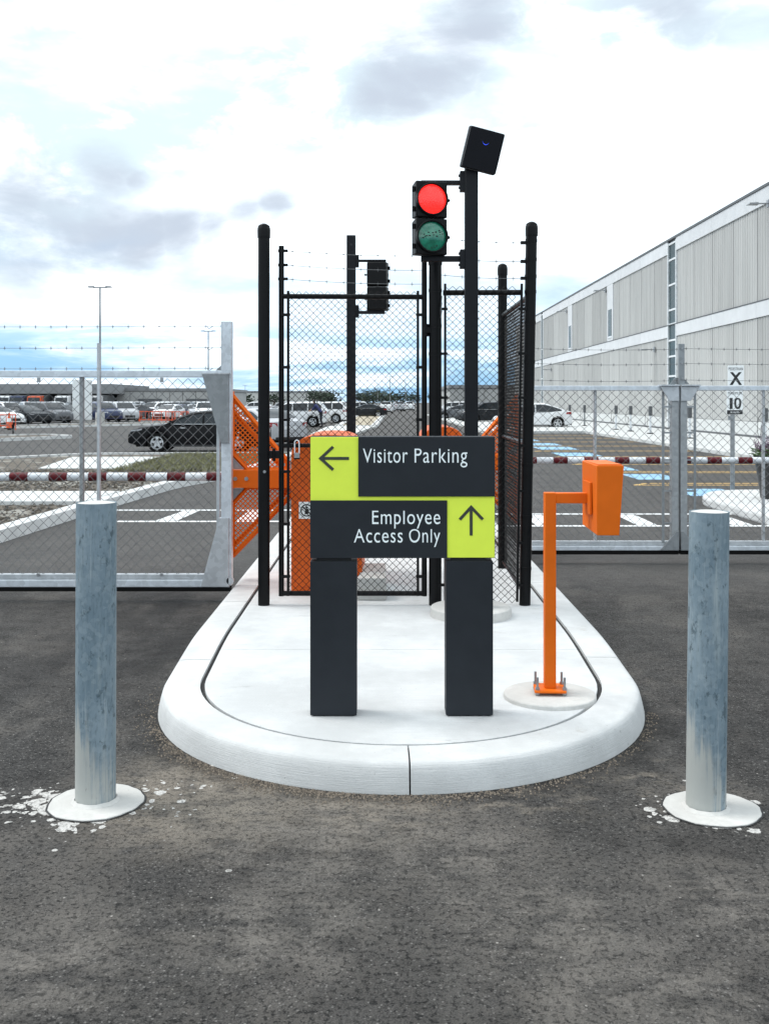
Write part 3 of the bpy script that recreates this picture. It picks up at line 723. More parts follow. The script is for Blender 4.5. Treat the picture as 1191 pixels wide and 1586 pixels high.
def text_mesh(s, weight=0.0):
    cu = bpy.data.curves.new('lettering', 'FONT'); cu.body = s; cu.size = 1; cu.offset = weight; cu.extrude = .004; cu.resolution_u = 6; cu.space_character = 1.10
    o = bpy.data.objects.new('lettering', cu); COL.objects.link(o)
    dg = bpy.context.evaluated_depsgraph_get(); me = bpy.data.meshes.new_from_object(o.evaluated_get(dg))
    bpy.data.objects.remove(o); return me
CAP = None
def lettering(s, x0, x1, zb, cap, y, mat, parent, name='lettering', weight=0.0, depth=.002, tall=True):
    """letters standing in the XZ plane facing -Y, fitted to x0..x1 with the given capital height"""
    global CAP
    if CAP is None:
        e = text_mesh('E'); CAP = max(v.co.y for v in e.vertices)
    me = text_mesh(s, weight); xs = [v.co.x for v in me.vertices]; a, b = min(xs), max(xs); k = (x1 - x0) / (b - a); kz = cap / CAP
    org = ORG.get(parent, Vector((0, 0, 0)))
    for v in me.vertices:
        q_ = v.co.y / CAP
        if tall and q_ > 0: v.co.y = CAP * (q_ * .72 / .64 if q_ < .64 else .72 + (q_ - .64) * .28 / .36)
        v.co = Vector((x0 + (v.co.x - a) * k, y - v.co.z / .004 * depth, zb + v.co.y * kz)) - org
    me.materials.clear(); me.materials.append(mat); me.name = name
    o = bpy.data.objects.new(name, me); COL.objects.link(o); o.parent = parent; ORG[o] = org; return o
for (w_, a, b, base_, cap_) in (('Visitor', 562.4, 631.2, 716.5, .069), ('Parking', 642, 723.5, 716.5, .069), ('Employee', 576.5, 681.5, 811.5, .0655), ('Access', 548.3, 623.5, 840, .0655), ('Only', 633.5, 681.5, 840, .0655)):
    lettering(w_, sx(a), sx(b), sz(base_), cap_, SY - .0055, M['letter'], sg, weight=-.003)

# ---- orange card reader pedestal
pc = gnd(851, 1074, .15)
pad = thing('pedestal_footing', 'round concrete footing under the orange card reader post', 'footing', (pc[0], pc[1], IZ))
MB().cyl((pc[0], pc[1], .1), (pc[0], pc[1], .152), .245, .24, n=48).build('pad', M['pad'], pad, bevel=.006, smooth=35)
px0, py0 = gnd(851, 1070, .16)
rd = thing('card_reader_pedestal', 'orange steel card reader post with an angled arm and box', 'card reader', (px0, py0, .152))
q = .0295
MB().prism(rounded([(px0 - .09, py0 - .075), (px0 + .075, py0 - .082), (px0 + .09, py0 + .075), (px0 - .075, py0 + .082)], .008, 2), 'z', .168, .180).build('base_plate', M['orange'], rd, bevel=.002, fix=True)
ztop = ZP(762.5, py0)
MB().box(px0 - q, px0 + q, py0 - q, py0 + q, .180, ztop).build('post', M['orange'], rd, bevel=.004, smooth=40)
BX0, BX1, BY0, BY1 = XP(924, 5.22), XP(966, 5.22), 5.22, 5.60
MB().box(px0 + q - .001, BX0 - .012, py0 - q * .95, py0 + q * .95, ztop - .056, ztop - .0015).build('arm', M['orange'], rd, bevel=.004, smooth=40)
MB().box(BX0 - .014, BX0 - .002, py0 - .10, py0 + .09, ZP(794, py0), ZP(745, py0)).build('mount_plate', M['orange'], rd, bevel=.002)
zt, zb = ZP(721, BY0), ZP(830, BY0)
hb = MB().hexa([(BX0 + .004, BY0 + .012, zb), (BX1 - .02, BY0 + .012, zb), (BX1 - .02, BY1, zb + .012), (BX0, BY1, zb + .012)],
               [(BX0 - .002, BY0, zt), (BX1, BY0, zt), (BX1, BY1, zt + .004), (BX0 - .002, BY1, zt + .004)]).build('housing', M['orange'], rd, bevel=.004, fix=True, smooth=40)
MB().box(BX0 + .008, BX1 - .008, BY0 + .01, BY1 - .004, zt + .001, zt + .006).build('lid', M['orange'], rd, bevel=.002)
MB().cyl((BX0 - .02, py0, ztop - .03), (BX0 - .012, py0, ztop - .03), .012, n=6).build('bolt', M['orange'], rd)
for (dx, dy) in ((-.072, -.055), (.068, -.06), (.072, .055), (-.066, .062)):
    b = MB().cyl((px0 + dx, py0 + dy, .152), (px0 + dx, py0 + dy, .245), .0065, n=10).build('anchor_bolt', M['steel'], rd, smooth=40)
    MB().cyl((px0 + dx, py0 + dy, .180), (px0 + dx, py0 + dy, .193), .0125, n=6).cyl((px0 + dx, py0 + dy, .155), (px0 + dx, py0 + dy, .167), .0125, n=6).build('nut', M['steel'], b)

# ---- chain link fabric and barbed wire
def chain_link(O, U, width, z0, z1, p, r, over=0.0):
    """woven zigzag wires on the vertical plane through O along U"""
    O, U = Vector(O), Vector(U).normalized(); Nn = Vector((-U.y, U.x, 0)); mb = MB(); hp = p / 2
    nw = int(width / hp); nz = int(round((z1 + over - z0) / hp)); dz = (z1 + over - z0) / nz; step = width / nw
    for i in range(nw):
        vs = []; fs = []
        for j in range(nz + 1):
            t = (i + ((i + j) % 2)) * step
            jit = 0.0016 * math.sin(i * 2.3 + j * 1.7)
            P = O + U * (t + jit) + Vector((0, 0, z0 + j * dz - O.z)) + Nn * (r if j % 2 else -r)
            vs += [P + Nn * r, P + U * r * 1.35, P - Nn * r, P - U * r * 1.35]
        for j in range(nz):
            a = j * 4; b = a + 4
            fs += [(a + k, a + (k + 1) % 4, b + (k + 1) % 4, b + k) for k in range(4)]
        fs += [(0, 1, 2, 3), tuple(range(nz * 4, nz * 4 + 4))]
        mb.add(vs, fs)
    return mb
def mesh_part(mb, mat, parent):
    o = mb.build('chain_link_mesh', mat, parent); o['kind'] = 'stuff'; return o
def barbed(a, b, r=.0021, sag=.012, every=.13):
    a, b = Vector(a), Vector(b); n = 14; L = (b - a).length; mb = MB()
    f = lambda t: a.lerp(b, t) - Vector((0, 0, sag * 4 * t * (1 - t)))
    mb.tube([f(i / n) for i in range(n + 1)], r, 5)
    d = (b - a).normalized(); k = every * .5
    while k < L:
        c = f(k / L); g = Vector((-d.y, d.x, 0))
        for s in (1, -1): mb.tube([c - (g * .6 + Vector((0, 0, s))).normalized() * .017, c + (g * .6 + Vector((0, 0, s))).normalized() * .017], r * .75, 3)
        mb.tube([c - d * .009, c + d * .009], r * 1.8, 5)
        k += every
    return mb

# ---- black enclosure: gate post, gate leaf, fence
FY = FPX * (CAM_H - IZ) / 315.0
def fx(px): return XP(px, FY)
def fz(py): return ZP(py, FY)
def round_post(x, y, z0, z1, r, parent, lean=0.0, bands=(), name='post', mat='blackpost'):
    p = MB().cyl((x, y, z0), (x + lean, y, z1 - .02), r, n=28).build(name, M[mat], parent, smooth=40)
    MB().lathe([(r * 1.10, -.075), (r * 1.12, -.02), (r * 1.08, .0), (r * .8, .022), (r * .4, .032), (.0001, .035)], (x + lean, y, z1 - .035), 28).build('cap', M[mat], p, smooth=50)
    for zb_ in bands:
        t = (zb_ - z0) / (z1 - z0)
        MB().cyl((x + lean * t, y, zb_ - .012), (x + lean * t, y, zb_ + .012), r * 1.06, n=28).build('band', M['black'], p, smooth=40)
    return p
gp = thing('gate_post', 'tall round black gate post beside the orange barrier beam', 'post', (fx(409), FY, IZ))
round_post(fx(409), FY, IZ - .01, fz(346), .0445, gp, bands=(fz(702),))
MB().box(fx(409), fx(434), FY - .02, FY + .02, fz(710), fz(698)).build('hinge', M['black'], gp, bevel=.004)
MB().cyl((fx(425), FY - .02, fz(714)), (fx(425), FY - .02, fz(694)), .012, n=10).build('hinge_pin', M['black'], gp)
MB().cyl((fx(411), FY - .05, fz(730)), (fx(411), FY - .042, fz(730)), .012, n=6).build('bolt', M['steel'], gp)

gt = thing('pedestrian_gate', 'black chain link pedestrian gate closing the island enclosure', 'gate', (fx(547), FY, fz(923)))
r_ = .0205
for px, zt_ in ((436, 381), (657, 396)):
    MB().cyl((fx(px), FY, fz(923)), (fx(px), FY, fz(zt_)), r_, n=16).build('stile', M['blackpost'], gt, smooth=40)
for py in (459, 690, 919):
    MB().cyl((fx(438), FY, fz(py)), (fx(655), FY, fz(py + (1 if py < 500 else 0))), r_ * (.95 if py != 690 else .8), n=14).build('rail', M['blackpost'], gt, smooth=40)
mesh_part(chain_link((fx(447), FY - .024, 0), (1, 0, 0), fx(647) - fx(447), fz(921), fz(456), .0545, .0021, .02), M['black'], gt)
for px in (447, 647):
    MB().box(fx(px) - .0095, fx(px) + .0095, FY - .032, FY - .018, fz(922), fz(451)).build('tension_bar', M['black'], gt)
for py in (488, 569, 650, 730, 811, 892):
    for a, b in ((434, 450), (644, 659)):
        MB().box(fx(a), fx(b), FY - .034, FY - .014, fz(py) - .011, fz(py) + .011).build('tension_clip', M['black'], gt)
for k, py in enumerate((388.5, 410.5, 432)):
    MB(); barbed((fx(440), FY, fz(py)), (fx(655), FY, fz(py + 8)), .0019).build('barbed_wire', M['galvwire'], gt)
    MB().box(fx(431), fx(446), FY - .008, FY + .008, fz(py) - .01, fz(py) + .01).build('wire_clip', M['black'], gt)
MB().box(fx(656), fx(668), FY - .03, FY + .02, fz(516), fz(507)).build('latch', M['black'], gt, bevel=.003)
MB().cyl((fx(659), FY, fz(521)), (fx(659), FY, fz(502)), .027, n=14).build('latch_collar', M['black'], gt, smooth=40)

fe = thing('enclosure_fence', 'black chain link fence corner with barbed wire behind the traffic signal', 'fence', (fx(740), FY, IZ))
round_post(fx(674), FY, IZ - .01, fz(388), .048, fe, bands=(fz(450), fz(505), fz(548), fz(615)))
CXF, LEAN = fx(812.5), .052
round_post(CXF, FY, IZ - .01, fz(343), .043, fe, lean=LEAN, bands=[fz(v) for v in (373, 402, 428, 452, 500, 560, 640, 720, 800, 880)])
RY = 9.62
round_post(XP(778, RY), RY, IZ - .01, ZP(408, RY), .0425, fe, bands=(ZP(448, RY), ZP(560, RY), ZP(690, RY)))
MB().cyl((fx(686), FY, fz(453.5)), (fx(808), FY, fz(453)), .021, n=14).build('top_rail', M['blackpost'], fe, smooth=40)
mesh_part(chain_link((fx(689), FY - .024, 0), (1, 0, 0), fx(798) - fx(689), IZ + .02, fz(452), .0545, .0021, .04), M['black'], fe)
for px, l in ((689, 0.0), (800, .035)):
    MB().hexa([(fx(px) - .009, FY - .034, IZ + .03), (fx(px) + .009, FY - .034, IZ + .03), (fx(px) + .009, FY - .018, IZ + .03), (fx(px) - .009, FY - .018, IZ + .03)],
              [(fx(px) - .009 + l, FY - .034, fz(440)), (fx(px) + .009 + l, FY - .034, fz(440)), (fx(px) + .009 + l, FY - .018, fz(440)), (fx(px) - .009 + l, FY - .018, fz(440))]).build('tension_bar', M['black'], fe)
for py in (479, 548, 616, 690, 760, 840, 905):
    MB().box(fx(676), fx(693), FY - .036, FY - .014, fz(py) - .01, fz(py) + .01).build('tension_clip', M['black'], fe)
    MB().box(fx(797) + .02, fx(815) , FY - .036, FY - .014, fz(py) - .01, fz(py) + .01).build('tension_clip', M['black'], fe)
# side run going back from the corner post
U = Vector((XP(778, RY) - (CXF + .02), RY - FY, 0)); LU = U.length
mesh_part(chain_link((CXF + .035, FY + .05, 0), U, LU - .06, IZ + .05, fz(457), .0545, .0023, .02), M['black'], fe)
MB().cyl((CXF + .03, FY, fz(459)), (XP(778, RY) + .005, RY, fz(459)), .021, n=12).build('top_rail', M['blackpost'], fe, smooth=40)
MB().cyl((CXF + .01, FY, fz(687)), (XP(778, RY) + .005, RY, fz(687)), .018, n=12).build('mid_rail', M['blackpost'], fe, smooth=40)
MB().cyl((CXF, FY, IZ + .07), (XP(778, RY), RY, IZ + .07), .012, n=8).build('bottom_wire', M['black'], fe)
for (p1, p2) in ((371, 376), (401, 405), (428, 431)):
    barbed((fx(676), FY, fz(p1 - 3)), (fx(806), FY, fz(p2)), .0018).build('barbed_wire', M['galvwire'], fe)
    MB().box(fx(806), fx(818), FY - .02, FY + .02, fz(p2) - .011, fz(p2) + .011).build('wire_clip', M['black'], fe)
for k in (.35, .6, .8):
    MB().tube([(fx(684), FY - .03, fz(500) + .25 * k), (fx(683), FY - .05, fz(500) + .2 * k), (fx(682), FY - .052, fz(500) + .1 * k)], .004, 5).build('wire_tie', M['galvwire'], fe)

# ---- padlock on the gate rail
lkx, lky = fx(460.5), FY - .028
pl = thing('padlock', 'small steel padlock hanging on the gate rail by the lime arrow', 'padlock', (lkx, lky, fz(709)))
MB().box(lkx - .021, lkx + .021, lky - .012, lky + .010, fz(710), fz(701)).build('body', M['steel'], pl, bevel=.004)
MB().box(lkx - .023, lkx + .023, lky - .013, lky + .011, fz(711), fz(708.5)).build('bumper', M['rubber'], pl, bevel=.003)
MB().tube([(lkx - .017, lky, fz(702))] + [(lkx - .017 * math.cos(a), lky, fz(685) + .017 * math.sin(a)) for a in [math.pi * i / 8 for i in range(9)]] + [(lkx + .017, lky, fz(702))], .0045, 8).build('shackle', M['boomwhite'], pl, smooth=60)

# ---- signal poles, signals, reader panel
PY = 7.47
def pxx(px): return XP(px, PY)
def pz(py): return ZP(py, PY)
pf = thing('pole_footing', 'low round concrete footing under the signal pole by the enclosure', 'footing', (pxx(729.5), PY + .02, IZ))
MB().cyl((pxx(729.5), PY + .02, IZ - .02), (pxx(729.5), PY + .02, IZ + .066), .296, .29, n=56).build('pad', M['pad'], pf, bevel=.008, smooth=35)
pole = thing('signal_pole', 'tall square charcoal pole carrying the lit signal and reader panel', 'pole', (pxx(729.5), PY, IZ + .066))
PZ = IZ + .066; hw = .047
MB().box(pxx(729.5) - hw, pxx(729.5) + hw, PY - hw, PY + hw, PZ + .012, pz(258)).build('post', M['poleblack'], pole, bevel=.006, smooth=40)
MB().box(pxx(729.5) - .12, pxx(729.5) + .12, PY - .1, PY + .12, PZ, PZ + .014).build('base_plate', M['poleblack'], pole, bevel=.002)
for s in (-1, 1):
    MB().prism([(pxx(729.5) + s * hw, PZ + .014), (pxx(729.5) + s * .125, PZ + .014), (pxx(729.5) + s * (hw + .006), PZ + .13)], 'y', PY - .02, PY + .02).build('stiffener', M['poleblack'], pole, fix=True)
for py0_, py1_ in ((266, 297), (387, 416)):
    MB().box(pxx(712), pxx(720), PY - .035, PY + .035, pz(py1_), pz(py0_)).build('clamp', M['poleblack'], pole, bevel=.003)
    for f in (.2, .5, .8):
        MB().cyl((pxx(710), PY, pz(py0_ + (py1_ - py0_) * f)), (pxx(713), PY, pz(py0_ + (py1_ - py0_) * f)), .011, n=6).build('clamp_bolt', M['poleblack'], pole)
def disc(mb, c, r, y, n=32, dome=0.0, rings=5):
    rows = []
    for k in range(rings + 1):
        rr = r * (1 - k / rings); rows.append([(c[0] + rr * math.cos(2 * math.pi * i / n), y - dome * (1 - (rr / r) ** 2), c[1] + rr * math.sin(2 * math.pi * i / n)) for i in range(n + 1)])
    return mb.grid(rows)
def traffic_signal(name, label, lit):
    """built facing -Y round the origin at the bottom centre"""
    t = thing(name, label, 'traffic light')
    w, h, d = .115, .262, .15
    for k in (0, 1):
        z0 = k * (h + .004) + .004; z1 = z0 + h; zc = (z0 + z1) / 2
        hs = MB().hexa([(-w * .9, d, z0 + .01), (-w * .9, d, z1 - .01), (w * .9, d, z1 - .01), (w * .9, d, z0 + .01)], [(-w, 0.03, z0), (-w, .03, z1), (w, .03, z1), (w, .03, z0)]).build('housing', M['plastic'], t, bevel=.008, fix=True, smooth=40)
        MB().box(-w - .002, w + .002, 0, .032, z0 + .002, z1 - .002).build('door', M['plastic'], t, bevel=.008, smooth=40)
        MB().lathe([(.118, .0), (.118, -.020), (.112, -.024), (.106, -.020), (.104, .004)], (0, 0, zc), 40, 'y').build('lens_rim', M['plastic'], t, smooth=40)
        ln = disc(MB(), (0, zc), .105, -.004, 40, .022)
        lo = ln.build('red_lens' if k else 'green_lens', M['redlens'] if (k and lit) else (M['greenlens'] if not k else M['taillamp']), t, smooth=80, fix=True)
        lo.data.update()
        if not k and lit:
            mb = MB()
            for i in range(26):
                a, q_ = random.uniform(-.075, .08), random.uniform(-.02, .02) + .012
                if i > 19: a, q_ = random.uniform(-.02, .05), random.uniform(-.085, -.07)
                rr = math.hypot(a, q_); s_ = random.uniform(.002, .0055); yy = -.004 - .022 * (1 - (rr / .105) ** 2) - .001
                mb.box(a - s_ * 1.6, a + s_ * 1.6, yy - .001, yy + .002, zc + q_ + a * .18 - s_ * .7, zc + q_ + a * .18 + s_ * .7)
            g = mb.build('grime_specks', M['grime'], lo); g['kind'] = 'stuff'
        for zz in (z0 + .06, z1 - .06):
            MB().cyl((-w - .012, .03, zz - .018), (-w - .012, .03, zz + .018), .011, n=10).build('hinge', M['plastic'], t, smooth=40)
        MB().cyl((w, .025, zc), (w + .028, .025, zc), .007, n=8).cyl((w + .018, .012, zc), (w + .018, .04, zc), .011, n=8).build('latch', M['steel'] if False else M['plastic'], t, smooth=40)
    return t
s1 = traffic_signal('traffic_signal', 'black two lamp traffic signal showing red, facing the camera', True)
sz0 = pz(397.5); s1.location = (pxx(668), PY - .075, sz0); s1.rotation_euler = (0, 0, R(16))
def bracket(parent, x0, x1, y, z, t):
    org = ORG[parent]; o = MB().box(x0, x1, y - .028, y + .028, z - t, z + t).build('arm', M['poleblack'], parent, bevel=.003); return o
bracket(pole, pxx(652), pxx(713), PY + .02, pz(400.5), .019); bracket(pole, pxx(652), pxx(713), PY + .02, pz(282.5), .0145)

B2Y = 11.2
p2 = thing('signal_pole', 'square black signal pole standing inside the enclosure behind the gate', 'pole', (XP(544, B2Y), B2Y, IZ))
MB().box(XP(537, B2Y), XP(551, B2Y), B2Y - .048, B2Y + .048, IZ, ZP(365, B2Y)).build('post', M['poleblack'], p2, bevel=.006)
MB().cyl((XP(544, B2Y), B2Y - .049, ZP(380, B2Y)), (XP(544, B2Y), B2Y - .04, ZP(380, B2Y)), .012, n=10).build('hole_plug', M['signblack'], p2)
for a, b in ((395, 414), (473, 492)):
    MB().box(XP(550.5, B2Y), XP(556, B2Y), B2Y - .03, B2Y + .03, ZP(b, B2Y), ZP(a, B2Y)).build('clamp', M['poleblack'], p2, bevel=.003)
bracket(p2, XP(555, B2Y), XP(598, B2Y), B2Y, ZP(404, B2Y), .012); bracket(p2, XP(555, B2Y), XP(596, B2Y), B2Y, ZP(484, B2Y), .016)
s2 = traffic_signal('traffic_signal', 'black traffic signal seen from behind on the enclosure pole', False)
s2.location = (XP(585, B2Y), B2Y + .075, ZP(482, B2Y) - .0); s2.rotation_euler = (0, 0, R(176))

rp = thing('reader_panel', 'tilted black square reader panel with a blue curved line on the pole top', 'reader', (0, 0, 0))
MB().prism(rounded([(-.128, -.145), (.128, -.145), (.128, .145), (-.128, .145)], .012, 3), 'y', -.012, .02).build('front_face', M['reader'], rp, bevel=.004, fix=True, smooth=40)
MB().prism(rounded([(-.132, -.149), (.132, -.149), (.132, .149), (-.132, .149)], .014, 3), 'y', .0205, .05).build('rim', M['readeredge'], rp, bevel=.003, fix=True, smooth=40)
MB().box(-.06, .06, .05, .12, -.11, .06).build('bracket', M['poleblack'], rp, bevel=.004)
arc = [(.0 + .036 * math.sin(a), .098 - .055 * math.cos(a) + .024 * 0) for a in [R(-48 + 96 * i / 14) for i in range(15)]]
mb = MB(); mb.grid([[(x + .002, -.0135, z - .002 * k * math.cos(i / 14 * 3.14 - 1.57) - .0006) for i, (x, z) in enumerate(arc)] for k in (0, 2.4)]); mb.build('blue_curve', M['bluelogo'], rp)
rp.location = (XP(746, PY) , PY - .10, pz(238)); rp.rotation_euler = Matrix.Rotation(R(11.5), 3, 'Y').to_euler(); rp.rotation_euler.x = R(9); rp.rotation_euler.z = R(12)

# ================================================================== VEHICLE GATES AND BARRIERS
GY = 8.70
def gx(px): return XP(px, GY)
def gz(py): return ZP(py, GY)
lg = thing('sliding_gate', 'galvanised chain link sliding gate across the left lane', 'gate', (gx(180), GY, gz(914)))
GX0 = -5.6
MB().box(GX0, gx(357), GY - .05, GY + .05, gz(908), gz(896.5)).build('bottom_rail', M['alu'], lg, bevel=.006)
MB().box(GX0, gx(318), GY - .028, GY + .028, gz(896), gz(888.5)).build('lower_tube', M['galv'], lg, bevel=.004)
MB().box(GX0, gx(358), GY - .045, GY + .045, gz(914.5), gz(908.3)).build('rubber_strip', M['rubber'], lg)
MB().box(GX0, gx(344), GY - .03, GY + .03, gz(584.5), gz(574)).build('top_rail', M['alu'], lg, bevel=.005)
MB().box(gx(343.5), gx(360), GY - .035, GY + .045, gz(906), gz(498)).build('end_post', M['alu'], lg, bevel=.004)
MB().prism([(gx(315), gz(580)), (gx(356), gz(580)), (gx(356), gz(686)), (gx(344), gz(686))][::-1], 'y', GY - .055, GY - .036).build('gusset_plate', M['galvdark'], lg, bevel=.002, fix=True)
MB().box(gx(314), gx(357), GY - .058, GY + .05, gz(580), gz(577.6)).build('gusset_flange', M['galv'], lg)
MB().prism([(gx(313), gz(907)), (gx(356), gz(907)), (gx(356), gz(803)), (gx(341), gz(803))], 'y', GY - .055, GY - .036).build('gusset_plate', M['galv'], lg, bevel=.002, fix=True)
MB().box(gx(339.5), gx(356), GY - .056, GY + .03, gz(804), gz(801.5)).build('gusset_flange', M['galv'], lg)
MB().prism([(gx(332), gz(576)), (gx(346), gz(563)), (gx(346), gz(576))], 'y', GY - .004, GY + .01).build('wire_brace', M['galvdark'], lg, fix=True)
MB().cyl((gx(358), GY - .055, gz(898)), (gx(358), GY - .02, gz(898)), .03, n=18).build('end_roller', M['galv'], lg, smooth=40)
MB().box(gx(335), gx(340), GY + .02, GY + .04, gz(890), gz(645)).build('latch_rod', M['galv'], lg)
MB().cyl((gx(126), GY + .03, gz(893)), (gx(126), GY + .03, gz(584)), .021, n=14).build('stile', M['galvmid'], lg, smooth=40)
MB().cyl((gx(155.5), GY - .035, gz(893)), (gx(155.5), GY - .035, gz(532)), .0165, n=14).build('stile', M['galv'], lg, smooth=40)
MB().cyl((gx(-140), GY + .03, gz(893)), (gx(-140), GY + .03, gz(532)), .021, n=14).build('stile', M['galv'], lg, smooth=40)
mesh_part(chain_link((GX0 + .05, GY - .015, 0), (1, 0, 0), gx(332) - GX0 - .05, gz(889), gz(588), .086, .0023, .01), M['galvwire'], lg)
for py in (505, 538, 570):
    barbed((GX0, GY, gz(py - 2)), (gx(350), GY, gz(py)), .0019).build('barbed_wire', M['galvwire'], lg)
    MB().tube([(gx(330), GY, gz(py) - .002), (gx(324), GY - .003, gz(py) - .022), (gx(321), GY, gz(py) - .004)], .003, 5).build('wire_tie', M['galvwire'], lg)
for px in (62, 252): MB().cyl((gx(px), GY - .045, gz(889)), (gx(px), GY - .02, gz(889)), .014, n=8).build('clamp_bolt', M['steel'], lg)
for px in (62, 252): MB().box(gx(px) - .012, gx(px) + .012, GY - .034, GY - .01, gz(592), gz(585)).build('mesh_clip', M['steel'], lg)

HYY = 10.70
def hx(px): return XP(px, HYY)
def hz(py): return ZP(py, HYY)
HX0, HX1 = 1.52, 6.4
def leaf(label, x0, x1, end_px, sgn, stiles, centre):
    g = thing('bifold_gate_leaf', label, 'gate', ((x0 + x1) / 2, HYY, hz(858)), group='galvanised leaves of the right lane gate')
    MB().box(x0, x1, HYY - .05, HYY + .05, hz(851.8), hz(844.5)).build('bottom_rail', M['alu'], g, bevel=.006)
    MB().box(x0, x1, HYY - .025, HYY + .025, hz(844), hz(837.5)).build('lower_tube', M['galv'], g, bevel=.004)
    MB().box(x0, x1, HYY - .045, HYY + .045, hz(857.8), hz(852)).build('rubber_strip', M['rubber'], g)
    MB().box(x0, x1, HYY - .03, HYY + .03, hz(605), hz(597.5)).build('top_rail', M['alu'], g, bevel=.005)
    e0, e1 = sorted((hx(end_px), hx(end_px - sgn * 10.5)))
    MB().box(e0, e1, HYY - .045, HYY + .045, hz(851), hz(597)).build('end_post', M['galvmid'], g, bevel=.004)
    a, b = hx(end_px), hx(end_px - sgn * 29)
    MB().prism([(b, hz(598.5)), (a, hz(598.5)), (a, hz(621)), (hx(end_px - sgn * 15), hz(621))], 'y', HYY - .066, HYY - .048).build('gusset_plate', M['galv'], g, bevel=.002, fix=True)
    MB().box(min(a, b), max(a, b), HYY - .10, HYY + .05, hz(598), hz(595.8)).build('gusset_flange', M['galv'], g)
    MB().prism([(b, hz(851)), (a, hz(851)), (a, hz(822)), (hx(end_px - sgn * 4), hz(822))], 'y', HYY - .066, HYY - .048).build('gusset_plate', M['galvdark'], g, bevel=.002, fix=True)
    mesh_part(chain_link((x0 + .02, HYY - .012, 0), (1, 0, 0), x1 - x0 - .08, hz(839), hz(603), .094, .0024, .01), M['galvwire'], g)
    for px in stiles: MB().cyl((hx(px), HYY + .03, hz(850)), (hx(px), HYY + .03, hz(600)), .017, n=14).build('stile', M['galv'], g, smooth=40)
    tb = hx(end_px - sgn * 23); MB().box(tb - .012, tb + .012, HYY - .03, HYY - .016, hz(840), hz(606)).build('tension_bar', M['galvdark'], g)
    for py in (630, 670, 712, 760, 810): MB().box(min(tb, e0), max(tb, e1), HYY - .034, HYY - .02, hz(py) - .009, hz(py) + .009).build('tension_clip', M['steel'], g)
    if centre:
        MB().box(hx(1050), hx(1059), HYY - .02, HYY + .02, hz(598), hz(532.5)).build('wire_post', M['galvdark'], g, bevel=.003)
        MB().prism([(hx(1038), hz(595)), (hx(1068), hz(595)), (hx(1059), hz(585)), (hx(1046), hz(585))], 'y', HYY + .022, HYY + .034).build('wire_brace', M['galvdark'], g, fix=True)
        for py in (540, 563, 586): MB().cyl((hx(1055), HYY - .028, hz(py)), (hx(1055), HYY - .018, hz(py)), .010, n=8).build('bolt', M['steel'], g)
    for py in (540, 563, 588.5):
        barbed((x0, HYY - .024, hz(py)), (x1, HYY - .024, hz(py + 1)), .0022).build('barbed_wire', M['galvwire'], g)
leaf('galvanised gate leaf between the black enclosure and the paired end posts', HX0, hx(1048.5), 1048.5, 1, (922,), True)
leaf('galvanised gate leaf running right from the paired end posts', hx(1051.5), HX1, 1051.5, -1, (1183, 1330), False)

# ---- barrier operators: orange cabinet, beam, perforated guards, striped boom
def clip_line(p, d, poly):
    """part of the line p+t*d inside a convex counter-clockwise polygon"""
    t0, t1 = -1e9, 1e9; n = len(poly)
    for i in range(n):
        a, b = Vector(poly[i]), Vector(poly[(i + 1) % n]); e = b - a; nn = Vector((-e.y, e.x)); den = nn.dot(d); num = nn.dot(p - a)
        if abs(den) < 1e-9:
            if num < 0: return None
        elif den > 0: t0 = max(t0, -num / den)
        else: t1 = min(t1, -num / den)
    return (p + d * t0, p + d * t1) if t1 - t0 > .01 else None
def perforated(poly, y, pitch=.030, bar=.010):
    poly = [tuple(p) for p in poly]
    area = sum(poly[i][0] * poly[(i + 1) % len(poly)][1] - poly[(i + 1) % len(poly)][0] * poly[i][1] for i in range(len(poly)))
    if area < 0: poly = poly[::-1]
    c = Vector((sum(p[0] for p in poly) / len(poly), sum(p[1] for p in poly) / len(poly))); mb = MB()
    for s in (1, -1):
        d = Vector((1, s)).normalized(); n = Vector((-d.y, d.x))
        for k in range(-40, 41):
            q = clip_line(c + n * k * pitch, d, poly)
            if not q: continue
            w = n * bar / 2
            mb.prism([tuple(q[0] - w), tuple(q[1] - w), tuple(q[1] + w), tuple(q[0] + w)], 'y', y - .002 + s * .0015, y + .002 + s * .0015)
    return mb
